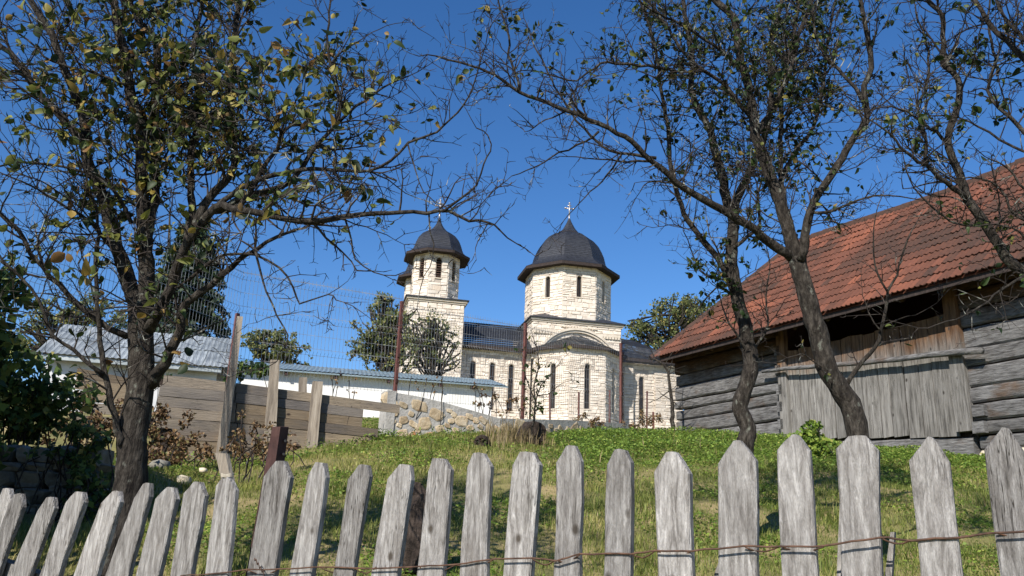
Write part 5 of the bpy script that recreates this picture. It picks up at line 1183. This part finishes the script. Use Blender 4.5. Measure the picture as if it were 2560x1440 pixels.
# ------------------------------------------------------------------ grass and ground cover
def in_view(X, Y):
    return True
def blades(n, yr, size, tonef, name, label, mt, wid=.06, seed=3, mask=None, lean=.5):
    rng = np.random.default_rng(seed); Y = yr[0] + (yr[1] - yr[0]) * rng.random(n) ** .8; t = rng.uniform(-.75, .85, n); X = t * Y
    if mask is not None:
        k = mask(X, Y, rng); X, Y = X[k], Y[k]
    n = len(X); Z = gz(X, Y); p = np.stack([X, Y, Z - .01], 1)
    clump = np.sin(X * 3.1 + 1.7 * np.sin(Y * 2.3)) * np.sin(Y * 2.7 + np.sin(X * 1.9)); h = size * rng.uniform(.5, 1.4, n) * (1 + .45 * clump) * (.75 + .035 * Y)
    a = rng.uniform(0, 2 * math.pi, n); d = np.stack([np.cos(a), np.sin(a), np.zeros(n)], 1); sd_ = np.stack([-np.sin(a), np.cos(a), np.zeros(n)], 1)
    w = (h * wid * rng.uniform(.7, 1.4, n))[:, None]; ln = (rng.uniform(.1, 1.0, n) * lean)[:, None]; up = np.array([0, 0, 1.0]); h = h[:, None]
    V_ = np.stack([p - sd_ * w, p + sd_ * w, p + up * h * .6 + d * h * ln * .35 + sd_ * w * .7, p + up * h + d * h * ln, p + up * h * .6 + d * h * ln * .35 - sd_ * w * .7], 1).reshape(-1, 3)
    i = np.arange(n)[:, None] * 5; Ff = np.concatenate([i + np.array([[0, 1, 2, 4]])], 0); F3 = i + np.array([[4, 2, 3, 3]])
    # quads plus tip triangles (tips as their own faces)
    V2 = V_; tone = np.clip(tonef(X, Y, rng), 0, 1)
    Fq = np.concatenate([Ff, i + np.array([[4, 2, 3, 4]])]) if False else Ff
    me = bpy.data.meshes.new(name); nl = n * 7; lv = np.concatenate([Ff, i + np.array([[4, 2, 3]])], 1).ravel(); ls = (np.arange(n)[:, None] * 7 + np.array([[0, 4]])).ravel()
    me.vertices.add(len(V2)); me.vertices.foreach_set('co', V2.astype(np.float32).ravel()); me.loops.add(nl); me.loops.foreach_set('vertex_index', lv.astype(np.int32))
    me.polygons.add(2 * n); me.polygons.foreach_set('loop_start', ls.astype(np.int32)); me.update(calc_edges=True); me.materials.append(mt)
    at = me.attributes.new('tone', 'FLOAT', 'FACE'); at.data.foreach_set('value', np.repeat(tone, 2).astype(np.float32))
    o = bpy.data.objects.new(name, me); COL.objects.link(o); tag(o, label, 'grass', None, 'stuff'); return o
def gt(X, Y, rng):
    pat = .5 + .5 * np.sin(X * 1.15 + 2.2 * np.sin(Y * .8)) * np.sin(Y * 1.4 + 1.5 * np.sin(X * .9))
    dry = np.exp(-((X + 1.6) / 1.6) ** 2 - ((Y - 10.0) / 1.7) ** 2) * .30
    patch = np.clip(np.sin(X * 2.6 + 3 * np.sin(Y * 1.1)) * np.sin(Y * 2.2 + 2 * np.sin(X * 1.3 + 1)) - .45, 0, 1) * .5
    return .24 + .30 * pat * pat + dry + patch + rng.normal(0, .17, len(X))
def gmask(X, Y, rng): return ~((X > 3.2) & (((np.stack([X, Y], 1) - BA[:2]) @ (-BN[:2])) > -.05) & (Y > 9)) & ~((X < -3.35) & (Y < 8.2) & (Y > 6.9)) & ((X > -5.5) | (Y < 10))
blades(500000, (3.2, 17.5), .045, gt, 'grass', 'short green and straw-coloured grass covering the slope', M_grass, .06, 3, gmask, .95)
def tmask(X, Y, rng): return gmask(X, Y, rng) & (np.sin(X * 4.1 + 2.2 * np.sin(Y * 1.7 + X)) * np.sin(Y * 3.7 + 1.8 * np.sin(X * 2.3)) + rng.normal(0, .12, len(X)) > .55)
blades(150000, (3.6, 16), .085, lambda X, Y, rng: np.clip(.12 + .22 * rng.random(len(X)) + .5 * (rng.random(len(X)) < .12), 0, 1), 'grass_tufts', 'longer dark green tufts standing in the short grass', M_grass, .03, 17, tmask, .9)
def smask(X, Y, rng): return gmask(X, Y, rng) & (rng.random(len(X)) < np.exp(-((X - .12) / .36) ** 2 - ((Y - 12.7) / 1.0) ** 2) + .004)
blades(110000, (8, 16), .17, lambda X, Y, rng: rng.random(len(X)), 'straw_grass', 'tall dry straw grass beside the log', M_straw, .022, 5, smask, .6)
def cover(n, seed):
    rng = np.random.default_rng(seed); Y = rng.uniform(4, 17.5, n); X = rng.uniform(-.5, .64, n) * Y
    s = (X - (.12 * Y - 1.2)); dens = np.clip((Y - 9.5) / 3, 0, 1) * np.clip((X + .2) / 1.5, .12, 1) + .5 * (np.sin(X * 2.3 + Y) * np.sin(Y * 1.9 - X) + rng.normal(0, .25, n) > .3)
    k = (rng.random(n) < dens) & gmask(X, Y, rng) & ~((abs(X - .15) < .6) & (abs(Y - 12.6) < 1.2)); X, Y = X[k], Y[k]; n = len(X)
    hmax = .035 + .075 * np.clip((Y - 8) / 4, 0, 1); p = np.stack([X, Y, gz(X, Y) + hmax * rng.random(n) ** .7 * (1 + .5 * np.sin(X * 4) * np.sin(Y * 3.3))], 1)
    a = rng.normal(size=(n, 3)) * [1, 1, .35]; a /= np.linalg.norm(a, axis=1)[:, None]; b = np.cross(a, rng.normal(size=(n, 3)) * [.3, .3, 1]); b /= np.linalg.norm(b, axis=1)[:, None]
    sz_ = (.017 + .0011 * Y)[:, None] * rng.uniform(.6, 1.4, (n, 1)); V_ = np.stack([p, p + a * sz_ * .5 + b * sz_ * .4, p + a * sz_ * 1.1, p + a * sz_ * .5 - b * sz_ * .4], 1).reshape(-1, 3)
    o = obj_np('ground_cover', V_, np.arange(4 * n).reshape(n, 4), np.clip(rng.normal(.45, .25, n), 0, 1), M_cover, None, 'stuff'); tag(o, 'bright green low leafy ground cover near the top of the slope', 'ground cover')
cover(420000, 8)
